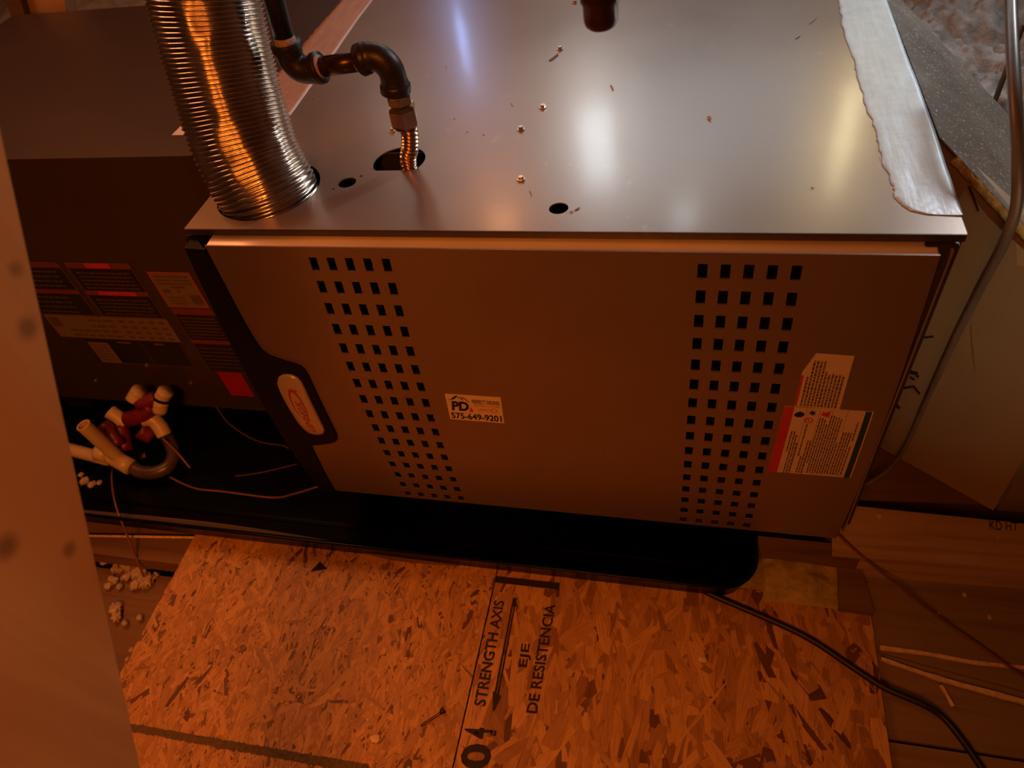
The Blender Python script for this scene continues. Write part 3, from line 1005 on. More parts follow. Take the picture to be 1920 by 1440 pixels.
def osb(name, x0, x1, y0, y1, seed, nfl, lmin, lmax, wmin, wmax, spread, label, dk=.05, t0=.22, t1=.62):
    root = empty(name, ((x0 + x1) / 2, (y0 + y1) / 2, ZF - .012), label, 'board')
    b = box('board_core', (x0, y0, ZF - .0115), (x1, y1, ZF - .0012), M['ledge'], root)
    random.seed(seed)
    vs, fs, tone, gr = [], [], [], []
    for i in range(nfl):
        L_ = random.uniform(lmin, lmax) * random.choice((.5, .8, 1, 1)); w_ = random.uniform(wmin, wmax) * random.choice((.5, 1, 1, 1.3))
        a = math.pi / 2 + random.gauss(0, spread)
        cx_, cy_ = random.uniform(x0, x1), random.uniform(y0, y1)
        ca, sa_ = math.cos(a), math.sin(a)
        pts = []
        k = random.uniform(.55, 1)
        for (u, v) in ((-.5, -.5 * k), (-.15, -.5), (.3, -.46), (.5, -.35 * k), (.46 + .1 * random.random(), .35), (.1, .5), (-.3, .48 * k), (-.5, .3)):
            u += random.uniform(-.06, .06); v += random.uniform(-.1, .1)
            X, Y_ = cx_ + (u * L_) * ca - (v * w_) * sa_, cy_ + (u * L_) * sa_ + (v * w_) * ca
            pts.append((min(max(X, x0), x1), min(max(Y_, y0), y1)))
        z = ZF - .0012 + .0011 * (i / nfl) ** .7
        tx, ty = random.gauss(0, .004), random.gauss(0, .004)
        t = random.random()
        t = random.choice((.02, .05, .10)) if random.random() < dk else (t0 + t1 * t ** .7)
        gx, gy = random.random() * 90, random.random() * 90
        i0 = len(vs)
        for (X, Y_) in pts:
            dx, dy = X - cx_, Y_ - cy_; gr.append((gx + (dx * ca + dy * sa_) * 28, gy + (-dx * sa_ + dy * ca) * 420, 0))
        gr += [(gx, gy, 0)] * 8
        for (X, Y_) in pts: vs.append((X, Y_, min(ZF + .0003, z + (X - cx_) * tx + (Y_ - cy_) * ty)))
        fs.append(tuple(range(i0, i0 + 8))); tone += [t] * 8
        for (X, Y_) in pts: vs.append((X, Y_, ZF - .0018))
        tone += [t * .6] * 8
        for q in range(8): fs.append((i0 + q, i0 + 8 + q, i0 + 8 + (q + 1) % 8, i0 + (q + 1) % 8))
    o = pydata('wood_strands', vs, fs, M['osb'], root)
    at_ = o.data.attributes.new('tone', 'FLOAT', 'POINT'); at_.data.foreach_set('value', tone)
    ag = o.data.attributes.new('grain', 'FLOAT_VECTOR', 'POINT'); ag.data.foreach_set('vector', [q for g in gr for q in g])
    o['kind'] = 'stuff'
    return root


OA = osb('osb_sheet', -.246, .3145, -.62, -.075, 3, 7500, .010, .050, .002, .010, .50, 'left oriented strand board sheet with fine strands, in front of the black pan', .035, .34, .46)
OB = osb('osb_sheet', .3165, .874, -.62, -.075, 8, 2600, .03, .11, .006, .022, .34, 'right oriented strand board sheet with coarse strands and black stamped lettering')
def FS(c): return Sheet(*[Z(px, py, ZF + .0005) for px, py in c], (0, 0, 1))


ob = Sheet((.3165, -.10, ZF + .0004), (.874, -.10, ZF + .0004), (.874, -.42, ZF + .0004), (.3165, -.42, ZF + .0004), (0, 0, 1))


def uv(px, py):
    q = Z(px, py, ZF); return ((q.x - .3165) / .5575, (-.10 - q.y) / .32)


def rectuv(c):
    P = [uv(*q) for q in c]; return (min(p[0] for p in P), min(p[1] for p in P), max(p[0] for p in P), max(p[1] for p in P))


def stext(string, c, bold=.02, rot=1):
    sh = FS(c)
    return sh.text('stamped_lettering', string, (0, 0, 1, 1), .0002, M['osb_text'], OB, rot, bold)


stext('STRENGTH AXIS', [(927, 1125), (946, 1127), (910, 1325), (888, 1322)])
stext('DE RESISTENCIA', [(1022, 1132), (1042, 1134), (1007, 1338), (986, 1336)])
stext('EJE', [(978, 1206), (998, 1208), (993, 1252), (972, 1250)])
stext('0', [(868, 1394), (924, 1396), (917, 1444), (860, 1440)], .03)
stext('4', [(872, 1363), (924, 1366), (921, 1386), (869, 1384)], .02)
FS([(930, 1080), (1050, 1093), (1048, 1106), (927, 1092)]).rects('stamped_bar', [(0, 0, 1, 1)], .0002, M['osb_text'], OB)
FS([(962, 1120), (969, 1121), (934, 1310), (925, 1308)]).rects('stamped_bar', [(0, 0, .42, 1), (.62, 0, 1, 1)], .0002, M['osb_text'], OB)
FS([(955, 1120), (978, 1124), (970, 1142), (957, 1140)]).polys('stamped_bar', [[(.45, 0), (1, .9), (.55, .7), (.1, 1)]], .0003, M['osb_text'], OB)
FS([(924, 1296), (941, 1302), (930, 1336), (922, 1334)]).polys('stamped_bar', [[(0, 0), (1, .1), (.5, 1), (.2, .9)]], .0003, M['osb_text'], OB)
FS([(920, 1369), (931, 1370), (930, 1380), (919, 1379)]).rects('stamped_bar', [(0, 0, .4, 1), (.55, 0, 1, 1)], .0002, M['osb_text'], OB)
mk = []
random.seed(5)
for k in range(60):
    a, b = k / 60, (k + 1) / 60
    mk.append([(a, .12 * random.random()), (b, .12 * random.random()), (b, 1 - .2 * random.random()), (a, 1 - .2 * random.random())])
o = FS([(240, 1355), (690, 1432), (686, 1455), (240, 1372)]).polys('marker_line', mk, .0002, M['mark'], OA)
# dark shards, screw and chips lying on the OSB
FS([(560, 1050), (615, 1050), (615, 1072), (560, 1072)])
q = [Z(583, 1071, ZF + .0012), Z(600, 1053, ZF + .0012), Z(613, 1066, ZF + .0012)]
prop(prism('shingle_scrap', [(v.x, v.y) for v in q], .0015, M['black'], None, lambda x, y, h: (x, y, ZF + .0003 + h)), 'small black triangular scrap on the left strand board', 'scrap')
sc = empty('loose_screw', Z(810, 1345, ZF + .003), 'loose brown deck screw lying on the left strand board beside the seam', 'screw')
lathe_along('shank', Z(788, 1362, ZF + .0026), Z(826, 1337, ZF + .0026), [(0, .0004), (.12, .0018), (.98, .0020), (1, .0022)], M['nipple'], sc, 10)
lathe_along('head', Z(825, 1338, ZF + .0034), Z(832, 1331, ZF + .0042), [(0, .0022), (.6, .0044), (1, .0046)], M['nipple'], sc, 12)
for (px, py, r, lab) in [(704, 1385, .0075, 'largest pale wood blob, on the left strand board left of the seam'), (1318, 1237, .006, 'pale wood blob on the right strand board, below the pan'),
                         (690, 1350, .0018, 'tiny pale crumb just above the largest pale blob'), (560, 1307, .0015, 'tiny pale crumb in the middle of the left strand board')]:
    q = Z(px, py, ZF)
    bm = bmesh.new(); bmesh.ops.create_icosphere(bm, subdivisions=2, radius=1)
    for v in bm.verts:
        n_ = 1 + .35 * noise.noise(v.co * 2.2 + Vector((px, 0, 0)))
        v.co = Vector((q.x + v.co.x * r * n_, q.y + v.co.y * r * .8 * n_, ZF + .0012 + abs(v.co.z) * r * .18))
    prop(finish('glue_blob', bm, M['splinter'], None), lab, 'blob', 'pale blobs on the strand boards')

# black seam below the sheets: joists that carry the OSB
for (x0, x1) in ((-.22, -.18), (.29, .335), (.80, .84)):
    pass
for y, lab in ((-.60, 'joist under the front edge of the strand boards'), (-.36, 'joist under the middle of the strand boards'), (-.112, 'joist under the back edge of the strand boards')):
    prop(box('floor_joist', (-.245, y, -.74), (.872, y + .038, ZF - .0118), M['joist'], None), lab, 'joist', 'joists under the strand boards')
# long joists under the pan
for y, lab in ((.12, 'front joist under the black pan'), (.45, 'middle joist under the black pan'), (.72, 'rear joist under the black pan')):
    prop(box('floor_joist', (-.95, y, -.74), (.72, y + .038, ZF), M['joist'], None), lab, 'joist', 'joists under the black pan')
# thin brown battens left in front of the pan
bt = [Z(120, 958, -.585), Z(400, 985, -.585), Z(640, 1022, -.585), Z(740, 1044, -.59), Z(860, 1056, -.594)]
bm = bmesh.new()
P = catmull(bt, 8)
for i in range(len(P) - 1):
    a, b = P[i], P[i + 1]
    if i == 0: prev = [bm.verts.new(a + Vector(q)) for q in ((0, .006, 0), (0, -.006, 0), (0, -.006, -.006), (0, .006, -.006))]
    w_ = .006 * (1 - .5 * i / len(P))
    cur = [bm.verts.new(b + Vector(q)) for q in ((0, w_, 0), (0, -w_, 0), (0, -w_, -.006), (0, w_, -.006))]
    for k in range(4): bm.faces.new((prev[k], prev[(k + 1) % 4], cur[(k + 1) % 4], cur[k]))
    prev = cur
prop(finish('batten', bm, M['ledge'], None), 'long thin brown wood strip along the front of the black pan', 'batten')
a, b = Z(130, 1004, -.605), Z(380, 1008, -.605)
prop(tube('batten', [a, b], .0025, M['splinter'], None, 8, True, 2), 'short pale wood sliver below the long brown strip', 'batten')
prop(box('ceiling_board', (-.80, -.14, -.66), (-.20, .0, -.625), M['ledge'], None), 'brown board under the left end of the pan', 'board')
prop(box('ceiling_board', (-.80, -.60, -.70), (-.246, -.142, -.68), M['ledge'], None), 'flat brown board below the left strand board, with fluff on it', 'board')
# white fluff
random.seed(31)
vs, fs = [], []
def clump(vs, fs, q, R_, seed, flat=.7):
    b = bmesh.new(); bmesh.ops.create_icosphere(b, subdivisions=4, radius=1)
    n0 = len(vs)
    for v in b.verts:
        p = v.co + Vector((seed * 7.1, seed * 3.3, 0))
        k = 1 + .50 * noise.noise(p * 1.6) + .42 * noise.noise(p * 4.5) + .26 * noise.noise(p * 10)
        vs.append((q.x + v.co.x * R_ * k, q.y + v.co.y * R_ * k, q.z + v.co.z * R_ * k * flat))
    for f in b.faces: fs.append(tuple(n0 + w.index for w in f.verts))
    b.free()


random.seed(2)
for k in range(26): clump(vs, fs, Z(random.gauss(248, 26), random.gauss(1062, 16), -.674), random.uniform(.003, .007), k + 60)
for i, (px, py, R_) in enumerate([(225, 1046, 9), (243, 1058, 11), (262, 1072, 12), (272, 1088, 12), (256, 1096, 8), (288, 1052, 7), (300, 1060, 6), (206, 1044, 8), (216, 1140, 9), (219, 1156, 7), (252, 1040, 6), (238, 1080, 6), (262, 1158, 4), (234, 1168, 4), (248, 1218, 4), (242, 1236, 4), (312, 1062, 4), (196, 1052, 6)]):
    clump(vs, fs, Z(px, py, -.672), R_ * .0012, i)
prop(pydata('insulation_fluff', vs, fs, M['fluff'], None, True), 'clumps of white insulation fluff left of the strand board', 'insulation', None, 'stuff')
vs, fs = [], []
for i, (px, py, R_) in enumerate([(158, 902, 10), (172, 908, 9), (186, 905, 6), (152, 890, 6)]):
    clump(vs, fs, Z(px, py, PB + .012), R_ * .0008, i + 40, .5)
prop(pydata('insulation_fluff', vs, fs, M['fluff'], None, True), 'dim tuft of insulation fluff inside the left of the black pan', 'insulation', None, 'stuff')

# ---------------------------------------------------------------- PVC trap
trap = empty('pvc_trap', Z(250, 880, PB + .01), 'white plastic condensate trap with red primer stains in front of the coil cabinet', 'trap')
H = lambda px, py, z: Z(px, py, z)
hollow('riser', H(156, 797, -.450), H(222, 858, -.550), .0128, .0102, M['pvc'], trap)
tube('inlet_pipe', [H(120, 840, -.555), H(205, 862, -.560)], .0125, M['pvc'], trap, 20, True, 4)
tube('tee', [H(192, 846, -.548), H(245, 876, -.560)], .0155, M['pvc'], trap, 24, True, 4)
tube('tee_collar', [H(184, 848, -.540), H(203, 852, -.542)], .0165, M['pvc'], trap, 24, True, 3)
tube('primer_stain', [H(193, 803, -.515), H(206, 818, -.525), H(222, 840, -.540)], lambda l, a: .0195 + .003 * math.sin(a * 3) + .002 * math.sin(l * 190), M['purple'], trap, 30, True, 6)
tube('primer_stain', [H(228, 800, -.53), H(236, 846, -.555)], .0135, M['purple'], trap, 20, True, 4)
# U ring of the trap
ring = []
for k in range(15):
    a = math.radians(150 + 270 * k / 14)
    ring.append(H(289 + 42 * math.cos(a), 852 - 33 * math.sin(a), -.572))
ring = [H(244, 872, -.565)] + [H(262, 884, -.57), H(290, 886, -.572), H(316, 874, -.572), H(326, 850, -.572), H(316, 824, -.568), H(304, 808, -.56)]
tube('trap_bend', ring, .0125, M['trapgrey'], trap, 22, True, 8)
tube('elbow', [H(268, 786, -.515), H(286, 786, -.520), H(300, 800, -.535), H(309, 816, -.55)], .0145, M['pvc'], trap, 22, True, 6)
tube('primer_stain', [H(262, 806, -.53), H(285, 818, -.55)], .016, M['purple'], trap, 20, True, 4)
tube('primer_stain', [H(240, 786, -.515), H(268, 778, -.505), H(285, 760, -.49)], .0155, M['purple'], trap, 20, True, 5)
tube('tee', [H(206, 772, -.505), H(226, 786, -.520), H(238, 796, -.530)], .0140, M['pvc'], trap, 22, True, 5)
tube('coupling', [H(250, 752, -.475), H(258, 738, -.465), H(262, 733, -.46)], .0150, M['pvc'], trap, 22, True, 5)
tube('coupling', [H(300, 772, -.50), H(303, 752, -.48)], .0135, M['pvc'], trap, 22, True, 4)
tube('coupling', [H(303, 747, -.476), H(311, 733, -.462)], .0145, M['pvc'], trap, 22, True, 4)
tube('band', [H(302, 751, -.479), H(304, 746, -.475)], .0152, M['black'], trap, 22, True, 3)
tube('primer_stain', [H(258, 757, -.480), H(286, 748, -.477), H(292, 745, -.476)], lambda l, a: .0135, M['purple'], trap, 20, True, 4)
prop(tube('drain_tube', [H(211, 878, -.578), H(210, 905, -.56), H(218, 950, -.545), H(245, 1020, -.60), H(270, 1082, -.655)], .0019, M['copper'], None, 10), 'thin copper-coloured tube hanging from the trap over the front of the pan', 'tube')
prop(tube('drain_tube', [H(305, 822, -.545), H(330, 846, -.56), H(357, 878, -.585)], .0021, M['copper'], None, 10), 'short copper-coloured rod leaning down from the right of the trap', 'tube')
prop(tube('drain_tube', [H(318, 894, -.588), H(345, 908, -.59), H(372, 917, -.59), H(420, 922, -.59), H(510, 933, -.588), H(552, 926, -.575), H(598, 912, -.56)], .0019, M['copper'], None, 10), 'long bent copper-coloured tube lying in the black pan', 'tube')
prop(tube('thin_wire', [Y(405, 762, .16), H(430, 795, -.57), H(480, 826, -.58), H(532, 836, -.58), H(541, 842, -.58)], .0009, M['wire'], None, 8), 'thin dull wire curving across the shadowed pan', 'wire')
prop(tube('thin_wire', [H(440, 893, -.588), H(490, 886, -.588), H(558, 870, -.586)], .0009, M['wire'], None, 8), 'thin dull wire lying flat near the furnace corner', 'wire')
bm = bmesh.new(); q = H(270, 858, -.585)
for k in range(5):
    box_into(bm, (q.x - .006 + k * .002, q.y - .005, q.z), (q.x - .003 + k * .003, q.y + .004, q.z + .004 + .002 * (k % 2)), Matrix.Translation(q) @ Matrix.Rotation(k * .7, 4, 'Z') @ Matrix.Translation(-q))
prop(finish('foil_scrap', bm, M['brass'], None), 'crumpled shiny foil scrap inside the ring of the trap', 'scrap')

# ---------------------------------------------------------------- wood post, foreground left
XP = .17
ln = [at(0, 210, 0, XP), at(51, 440, 0, XP), at(162, 960, 0, XP), at(268, 1440, 0, XP)]
dr = (ln[3] - ln[0]).normalized(); pn = Vector((0, dr.z, -dr.y))
if pn.y > 0: pn = -pn
A0 = ln[0] - dr * .55
zend = ZF - .14
LN = (zend - A0.z) / dr.z
bm = bmesh.new(); WW = .14
c0 = [A0, A0 + pn * WW]; c1 = [A0 + dr * LN, A0 + dr * LN + pn * WW]
c1[1] = A0 + pn * WW + dr * ((zend - (A0 + pn * WW).z) / dr.z)
vsx = []
for xo in (0, -.038):
    for p_ in (c0[0], c0[1], c1[1], c1[0]): vsx.append(bm.verts.new(Vector((p_.x + xo, p_.y, p_.z))))
bm.faces.new(vsx[:4]); bm.faces.new(vsx[4:][::-1])
for k in range(4): bm.faces.new((vsx[k], vsx[(k + 1) % 4], vsx[4 + (k + 1) % 4], vsx[4 + k]))
bmesh.ops.bevel(bm, geom=list(bm.edges), offset=.003, segments=2, affect='EDGES')
post = finish('truss_post', bm, M['post'], None)
prop(post, 'leaning orange-lit pine truss board in the left foreground', 'post')

# ---------------------------------------------------------------- duct at the right
dct = empty('duct_plenum', (1.02, .2, -.56), 'tan duct board plenum with a dusty sloping top at the right end of the furnace', 'duct')
A_ = Z(1762, 256, -.002); B_ = Z(1903, 408, -.055); E_ = Z(1935, 262, -.13); D_ = Z(1684, -8, -.03); B2 = B_ + (Z(1990, 495, -.09) - B_) * 5; E2 = E_ + (B2 - B_) * 1.0; A2 = Vector((.8445, .60, -.002))  # right end stretched out of view to stop light reaching the floor


def slab3(name, top, dn, mat, parent):
    bm = bmesh.new(); n = len(top); t = [bm.verts.new(p) for p in top]; b = [bm.verts.new(p + dn) for p in top]
    bm.faces.new(t); bm.faces.new(b[::-1])
    for k in range(n): bm.faces.new((t[k], t[(k + 1) % n], b[(k + 1) % n], b[k]))
    bmesh.ops.triangulate(bm, faces=[f for f in bm.faces if len(f.verts) > 4])
    return finish(name, bm, mat, parent)


slab3('top_sheet', [A_, B_, B2, E2, E_, D_, A2], Vector((0, 0, -.002)), M['film'], dct)
slab3('back_blocker', [A2 + Vector((0, 0, -.003)), D_ + Vector((0, 0, -.003)), Vector((D_.x, D_.y, -.58)), Vector((A2.x, A2.y, -.58))], Vector((0, -.01, 0)), M['duct'], dct)  # unseen backs added so rear light cannot leak through the duct
slab3('back_blocker', [D_ + Vector((0, 0, -.003)), E_ + Vector((0, 0, -.003)), Vector((E_.x, E_.y, -.58)), Vector((D_.x, D_.y, -.58))], Vector((-.01, 0, 0)), M['duct'], dct)
slab3('back_blocker', [E_ + Vector((0, 0, -.003)), E2 + Vector((0, 0, -.003)), Vector((E2.x, E2.y, -.58)), Vector((E_.x, E_.y, -.58))], Vector((-.01, 0, 0)), M['duct'], dct)
# yellow fibre edge along A-B
bm = bmesh.new()
P = [A_.lerp(B_, .22 + .78 * k / 40) for k in range(41)] + [B_.lerp(B2, k / 12) for k in range(1, 13)]
tube_bm(bm, [p + Vector((0, -.001, -.006)) for p in P], lambda l, a: .0046 + .0016 * noise.noise(Vector((l * 150, a, 0))), 10)
finish('fibre_edge', bm, M['fiber_edge'], dct)
At = A_ + Vector((-.004, .004, -.012)); Bt = B_ + Vector((0, .004, -.010)); F1 = Z(1640, 833, -.50)
nF = (Bt - At).cross(F1 - At).normalized()
if nF.y > 0: nF = -nF


def onface(px, py, off=.0008):
    r = ray(px, py); t = (At - CAMP).dot(nF) / r.dot(nF); return CAMP + r * t + nF * off


slab3('front_sheet', [At, onface(1903, 414, 0), B2 + Vector((0, .004, -.010)), onface(2080, 740, 0), onface(1925, 850, 0), onface(1862, 957, 0), F1], -nF * .022, M['duct'], dct)
slab3('side_sheet', [onface(1925, 845, -.03), onface(2080, 740, -.03), Z(2300, 900, -.57), Z(2300, 980, -.57), Z(1868, 957, -.57)], Vector((.01, .02, 0)), M['duct'], dct)
o = pydata('tape_strip', [onface(*q) for q in [(1802, 470), (1920, 500), (1925, 700), (1830, 700), (1818, 580)]], [(0, 1, 2, 3, 4)], M['duct'], dct)
mks = []
for pts, w_ in (([(1730, 632), (1752, 630)], 4), ([(1696, 727), (1714, 723), (1726, 738)], 4), ([(1702, 695), (1722, 700)], 7), ([(1707, 706), (1716, 711)], 4), ([(1680, 757), (1688, 765)], 6), ([(1719, 703), (1724, 706)], 5), ([(1818, 348), (1828, 372), (1836, 395)], 4)):
    for i in range(len(pts) - 1):
        (x0, y0), (x1, y1) = pts[i], pts[i + 1]
        L_ = math.hypot(x1 - x0, y1 - y0); nx_, ny_ = -(y1 - y0) / L_ * w_ / 2, (x1 - x0) / L_ * w_ / 2
        mks.append([(x0 + nx_, y0 + ny_), (x1 + nx_, y1 + ny_), (x1 - nx_, y1 - ny_), (x0 - nx_, y0 - ny_)])
vs, fs = [], []
for m_ in mks:
    i = len(vs); vs += [onface(x, y, .0015) for x, y in m_]; fs.append((i, i + 1, i + 2, i + 3))
pydata('pen_mark', vs, fs, M['ink'], dct)['kind'] = 'stuff'
# sheet under the duct, its dark colour standing in for shade
prop(slab3('shade_sheet', [Z(1600, 830, -.585), Z(2000, 860, -.585), Z(2000, 950, -.585), Z(1600, 935, -.585)], Vector((0, 0, -.004)), M['ledge'], None), 'brown sheet on the floor under the duct board, darkened for the shade there', 'board')

# cable at the right
cp = [Z(1893, -60, .10), Z(1897, 60, .085), Z(1903, 180, .06), Z(1909, 300, .02), Z(1905, 390, -.015), Z(1880, 460, -.05), Z(1835, 545, -.11), Z(1780, 655, -.20), Z(1732, 760, -.33), Z(1697, 838, -.43), Z(1660, 885, -.50), Z(1612, 915, -.535)]
cpp = catmull(cp, 10)
Lc = sum((cpp[i + 1] - cpp[i]).length for i in range(len(cpp) - 1))
bm = bmesh.new(); tube_bm(bm, cpp, lambda l, a: .0062 - .0030 * min(1, max(0, (l / Lc - .25) / .6)), 20)
prop(finish('sheathed_cable', bm, M['cable_brown'], None, True), 'thick brown sheathed cable running down past the duct at the right', 'cable')
prop(tube('thin_strap', [Z(1919, 45, -.05), Z(1880, 150, -.12), Z(1862, 200, -.16)], .004, M['cable_brown'], None, 8), 'short brown rod behind the thick cable at the top right', 'rod')
prop(tube('thin_strap', [Z(1724, 0, -.1), Z(1706, 22, -.12)], .0012, M['splinter'], None, 8), 'pale thin rod at the top right beyond the duct', 'rod')
prop(tube('extension_cord', [Z(1300, 1098, ZF + .0055), Z(1345, 1120, ZF + .0055), Z(1500, 1188, ZF + .0052), Z(1600, 1252, ZF + .0052), Z(1660, 1290, ZF + .0052), Z(1725, 1318, ZF + .004), Z(1765, 1342, ZF - .002), Z(1800, 1382, ZF - .006), Z(1842, 1442, ZF - .008), Z(1880, 1500, ZF - .008)], .0045, M['cable_black'], None, 16), 'black extension cord running from under the pan across the strand board', 'cord')
prop(tube('floor_wire', [Z(1560, 992, -.535), Z(1590, 1020, -.545), Z(1625, 1050, -.553), Z(1750, 1150, -.585), Z(1850, 1220, -.595), Z(1935, 1280, -.598)], .0019, M['wire'], None, 10), 'thin dull red wire crossing the floor at the lower right', 'wire')

# ---------------------------------------------------------------- floor pieces at the right
jz = -.555


def board(name, cs, z, th, mat, label, cat='board'):
    q = [Z(px, py, z) for px, py in cs]
    o = prism(name, [(v.x, v.y) for v in q], th, mat, None, lambda x, y, h: (x, y, z - th + h))
    return prop(o, label, cat)


board('floor_joist', [(1560, 944), (2000, 990), (2000, 1072), (1632, 1046), (1560, 1040)], jz, .06, M['joist'], 'brown lumber with stamped grade mark beside the lower right corner of the furnace', 'joist')
sh = Sheet(Z(1855, 976, jz + .0003), Z(1908, 980, jz + .0003), Z(1909, 996, jz + .0003), Z(1856, 993, jz + .0003), (0, 0, 1))
o = sh.text('grade_stamp', 'KD HT', (0, 0, 1, 1), .0003, M['ink'], None); o.parent = None
for ob_ in list(COL.objects):
    if ob_.name.startswith('floor_joist') and ob_.get('label', '').startswith('brown lumber'):
        o.parent = ob_
zz = -.612
board('subfloor_board', [(1560, 1020), (2050, 1075), (2050, 1330), (1575, 1203)], zz, .018, M['subfloor'], 'brown floor board between the stamped lumber and the pale split edge')
board('subfloor_board', [(1575, 1206), (2050, 1333), (2050, 1442), (1600, 1374)], zz - .004, .018, M['subfloor'], 'brown floor board between the pale split edge and the lower dark seam')
board('subfloor_board', [(1600, 1381), (2050, 1449), (2050, 1700), (1600, 1700)], zz - .001, .018, M['subfloor'], 'brown floor board at the lower right corner')


def strip(name, pts, w0, w1, z, mat, label, cat, th=.002):
    P = catmull([Z(px, py, z) for px, py in pts], 8); n = len(P)
    bm = bmesh.new(); prev = None
    for i, p in enumerate(P):
        t = (P[min(i + 1, n - 1)] - P[max(i - 1, 0)]).normalized(); s_ = Vector((-t.y, t.x, 0))
        w_ = (w0 + (w1 - w0) * i / n) * (1 + .3 * noise.noise(p * 60)) / 2
        cur = [bm.verts.new(p + s_ * w_), bm.verts.new(p - s_ * w_), bm.verts.new(p - s_ * w_ - Vector((0, 0, th))), bm.verts.new(p + s_ * w_ - Vector((0, 0, th)))]
        if prev:
            for k in range(4): bm.faces.new((prev[k], prev[(k + 1) % 4], cur[(k + 1) % 4], cur[k]))
        else: bm.faces.new(cur)
        prev = cur
    bm.faces.new(prev[::-1])
    return prop(finish(name, bm, mat, None), label, cat)


strip('split_edge', [(1650, 1214), (1740, 1226), (1830, 1242), (1930, 1252)], .006, .005, zz + .002, M['splinter'], 'pale ragged split edge between two brown floor boards', 'splinter')
strip('wood_sliver', [(1652, 1234), (1720, 1258), (1790, 1280), (1930, 1318)], .005, .007, zz + .004, M['splinter'], 'long pale curved wood sliver below the ragged split edge', 'splinter', .004)
strip('wood_sliver', [(1764, 1284), (1775, 1302), (1787, 1324)], .004, .004, zz + .002, M['splinter'], 'short upright wood sliver touching the long curved one', 'splinter')
for (px, py, r, lab) in [(1648, 968, .005, 'tall pale wood chip on the stamped lumber near the furnace corner'), (1808, 1116, .0035, 'bright pale chip on the brown floor board below the stamped lumber'),
                         (1855, 1158, .0035, 'dull flat chip right of the bright pale chip'), (1870, 1007, .002, 'tiny pale chip under the grade stamp'), (1760, 1150, .002, 'tiny pale chip beside the thin dull red wire')]:
    zb = jz if py < 1040 else zz
    q = Z(px, py, zb); bm = bmesh.new(); bmesh.ops.create_icosphere(bm, subdivisions=1, radius=1)
    for v in bm.verts: v.co = Vector((q.x + v.co.x * r * (1 + .4 * noise.noise(v.co * 3)), q.y + v.co.y * r * 1.3, zb + .0002 + (v.co.z + 1) * r * .35))
    prop(finish('wood_chip', bm, M['chip'], None), lab, 'chip', 'chips on the right floor boards')
# platform lumber and insulation between pan and OSB
board('platform_rim', [(1416, 1004), (1612, 1024), (1612, 1050), (1416, 1026)], -.560, .03, M['ledge'], 'brown platform lumber under the lower right edge of the furnace door', 'lumber')
board('platform_rim', [(1570, 1038), (1608, 1040), (1640, 1150), (1574, 1140)], -.590, .02, M['ledge'], 'short brown lumber piece right of the yellow insulation', 'lumber')
GX, GY = 40, 26
vs, fs = [], []
TL, TR, BR, BL = Z(1400, 1000, ZF), Z(1571, 1036, ZF), Z(1578, 1143, ZF), Z(1330, 1117, ZF)
for j in range(GY + 1):
    for i in range(GX + 1):
        u, v = i / GX, j / GY
        pq = BL.lerp(BR, u).lerp(TL.lerp(TR, u), v)
        x = pq.x + .003 * noise.noise(Vector((v * 6, u * 3, 2))); y = pq.y + .004 * noise.noise(Vector((u * 7, v * 3, 8)))
        e = min(1, min(u, 1 - u, v, 1 - v) * 7) ** .5
        inp = 1 if (x < .726 and y > -.118) else 0
        vs.append((x, y, ZF + .0008 - .003 * inp + (1 - inp) * e * (.010 + .010 * noise.noise(Vector((x * 30, y * 30, 1))) + .003 * noise.noise(Vector((x * 130, y * 130, 3))))))
for j in range(GY):
    for i in range(GX):
        q = j * (GX + 1) + i; fs.append((q, q + 1, q + GX + 2, q + GX + 1))
prop(pydata('fibreglass_batt', vs, fs, M['fiber'], None, True), 'dim yellow fibreglass insulation pad between the pan and the strand board', 'insulation')

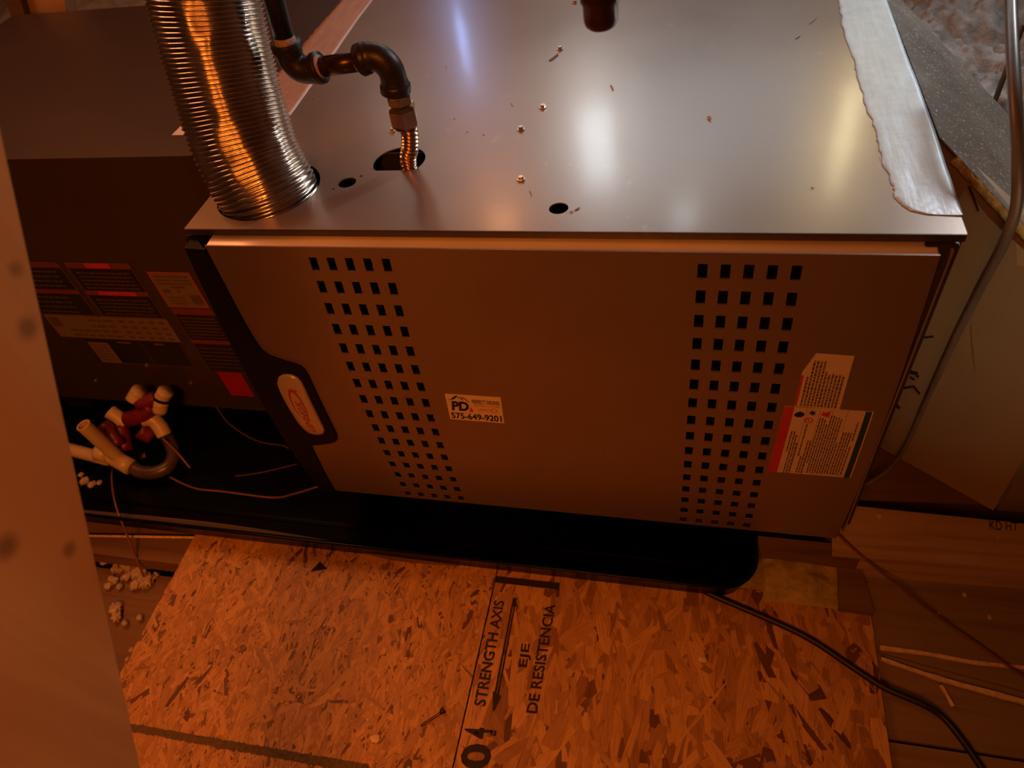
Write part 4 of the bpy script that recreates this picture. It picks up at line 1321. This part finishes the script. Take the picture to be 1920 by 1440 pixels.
# ---------------------------------------------------------------- far insulation, rafters
GX = GY = 260
vs, fs = [], []
for j in range(GY + 1):
    for i in range(GX + 1):
        x = .86 + 1.5 * i / GX; y = .30 + 2.0 * j / GY
        if x > D_.x:
            yl = D_.y + (x - D_.x) * (E_.y - D_.y) / (E_.x - D_.x) if x < E_.x else E_.y + (x - E_.x) * (E2.y - E_.y) / (E2.x - E_.x)
        else: yl = .80
        y = max(y, yl + .012 + .0002 * j)
        n1 = noise.fractal(Vector((x * 8, y * 8, 0)), 0.9, 2.0, 6)
        vs.append((x, y, -.33 + .07 * n1 + .02 * noise.noise(Vector((x * 30, y * 30, 4)))))
for j in range(GY):
    for i in range(GX):
        q = j * (GX + 1) + i; fs.append((q, q + 1, q + GX + 2, q + GX + 1))
prop(pydata('blown_insulation', vs, fs, M['insul'], None, True), 'lumpy grey-pink blown insulation beyond the duct at the top right', 'insulation', None, 'stuff')
vs, fs = [], []
for j in range(61):
    for i in range(91):
        x = -2.3 + 2.6 * i / 90; y = .86 + 1.9 * j / 60
        vs.append((x, y, -.20 + .05 * noise.fractal(Vector((x * 6, y * 6, 7)), 1.0, 2.0, 4)))
for j in range(60):
    for i in range(90):
        q = j * 91 + i; fs.append((q, q + 1, q + 92, q + 91))
prop(pydata('blown_insulation', vs, fs, M['insul'], None, True), 'pale blown insulation behind the coil cabinet at the top left', 'insulation', None, 'stuff')
q = [Y(22, -60, .80), Y(50, 40, .80), Y(126, 40, .80), Y(114, -60, .80)]
bm = bmesh.new()
f0 = [bm.verts.new(p) for p in q]; f1 = [bm.verts.new(p + Vector((0, .038, 0))) for p in q]
bm.faces.new(f0); bm.faces.new(f1[::-1])
for k in range(4): bm.faces.new((f0[k], f0[(k + 1) % 4], f1[(k + 1) % 4], f1[k]))
prop(finish('rafter_board', bm, M['rafter'], None), 'orange-lit pine board behind the coil cabinet at the top left corner', 'board')
q = [Y(-12, -60, .78), Y(24, 40, .78), Y(50, 40, .78), Y(20, -60, .78)]
bm = bmesh.new()
f0 = [bm.verts.new(p) for p in q]; f1 = [bm.verts.new(p + Vector((0, .018, 0))) for p in q]
bm.faces.new(f0); bm.faces.new(f1[::-1])
for k in range(4): bm.faces.new((f0[k], f0[(k + 1) % 4], f1[(k + 1) % 4], f1[k]))
prop(finish('strap', bm, M['ledge'], None), 'dark brown slat crossing beside the pine board at the top left', 'slat')
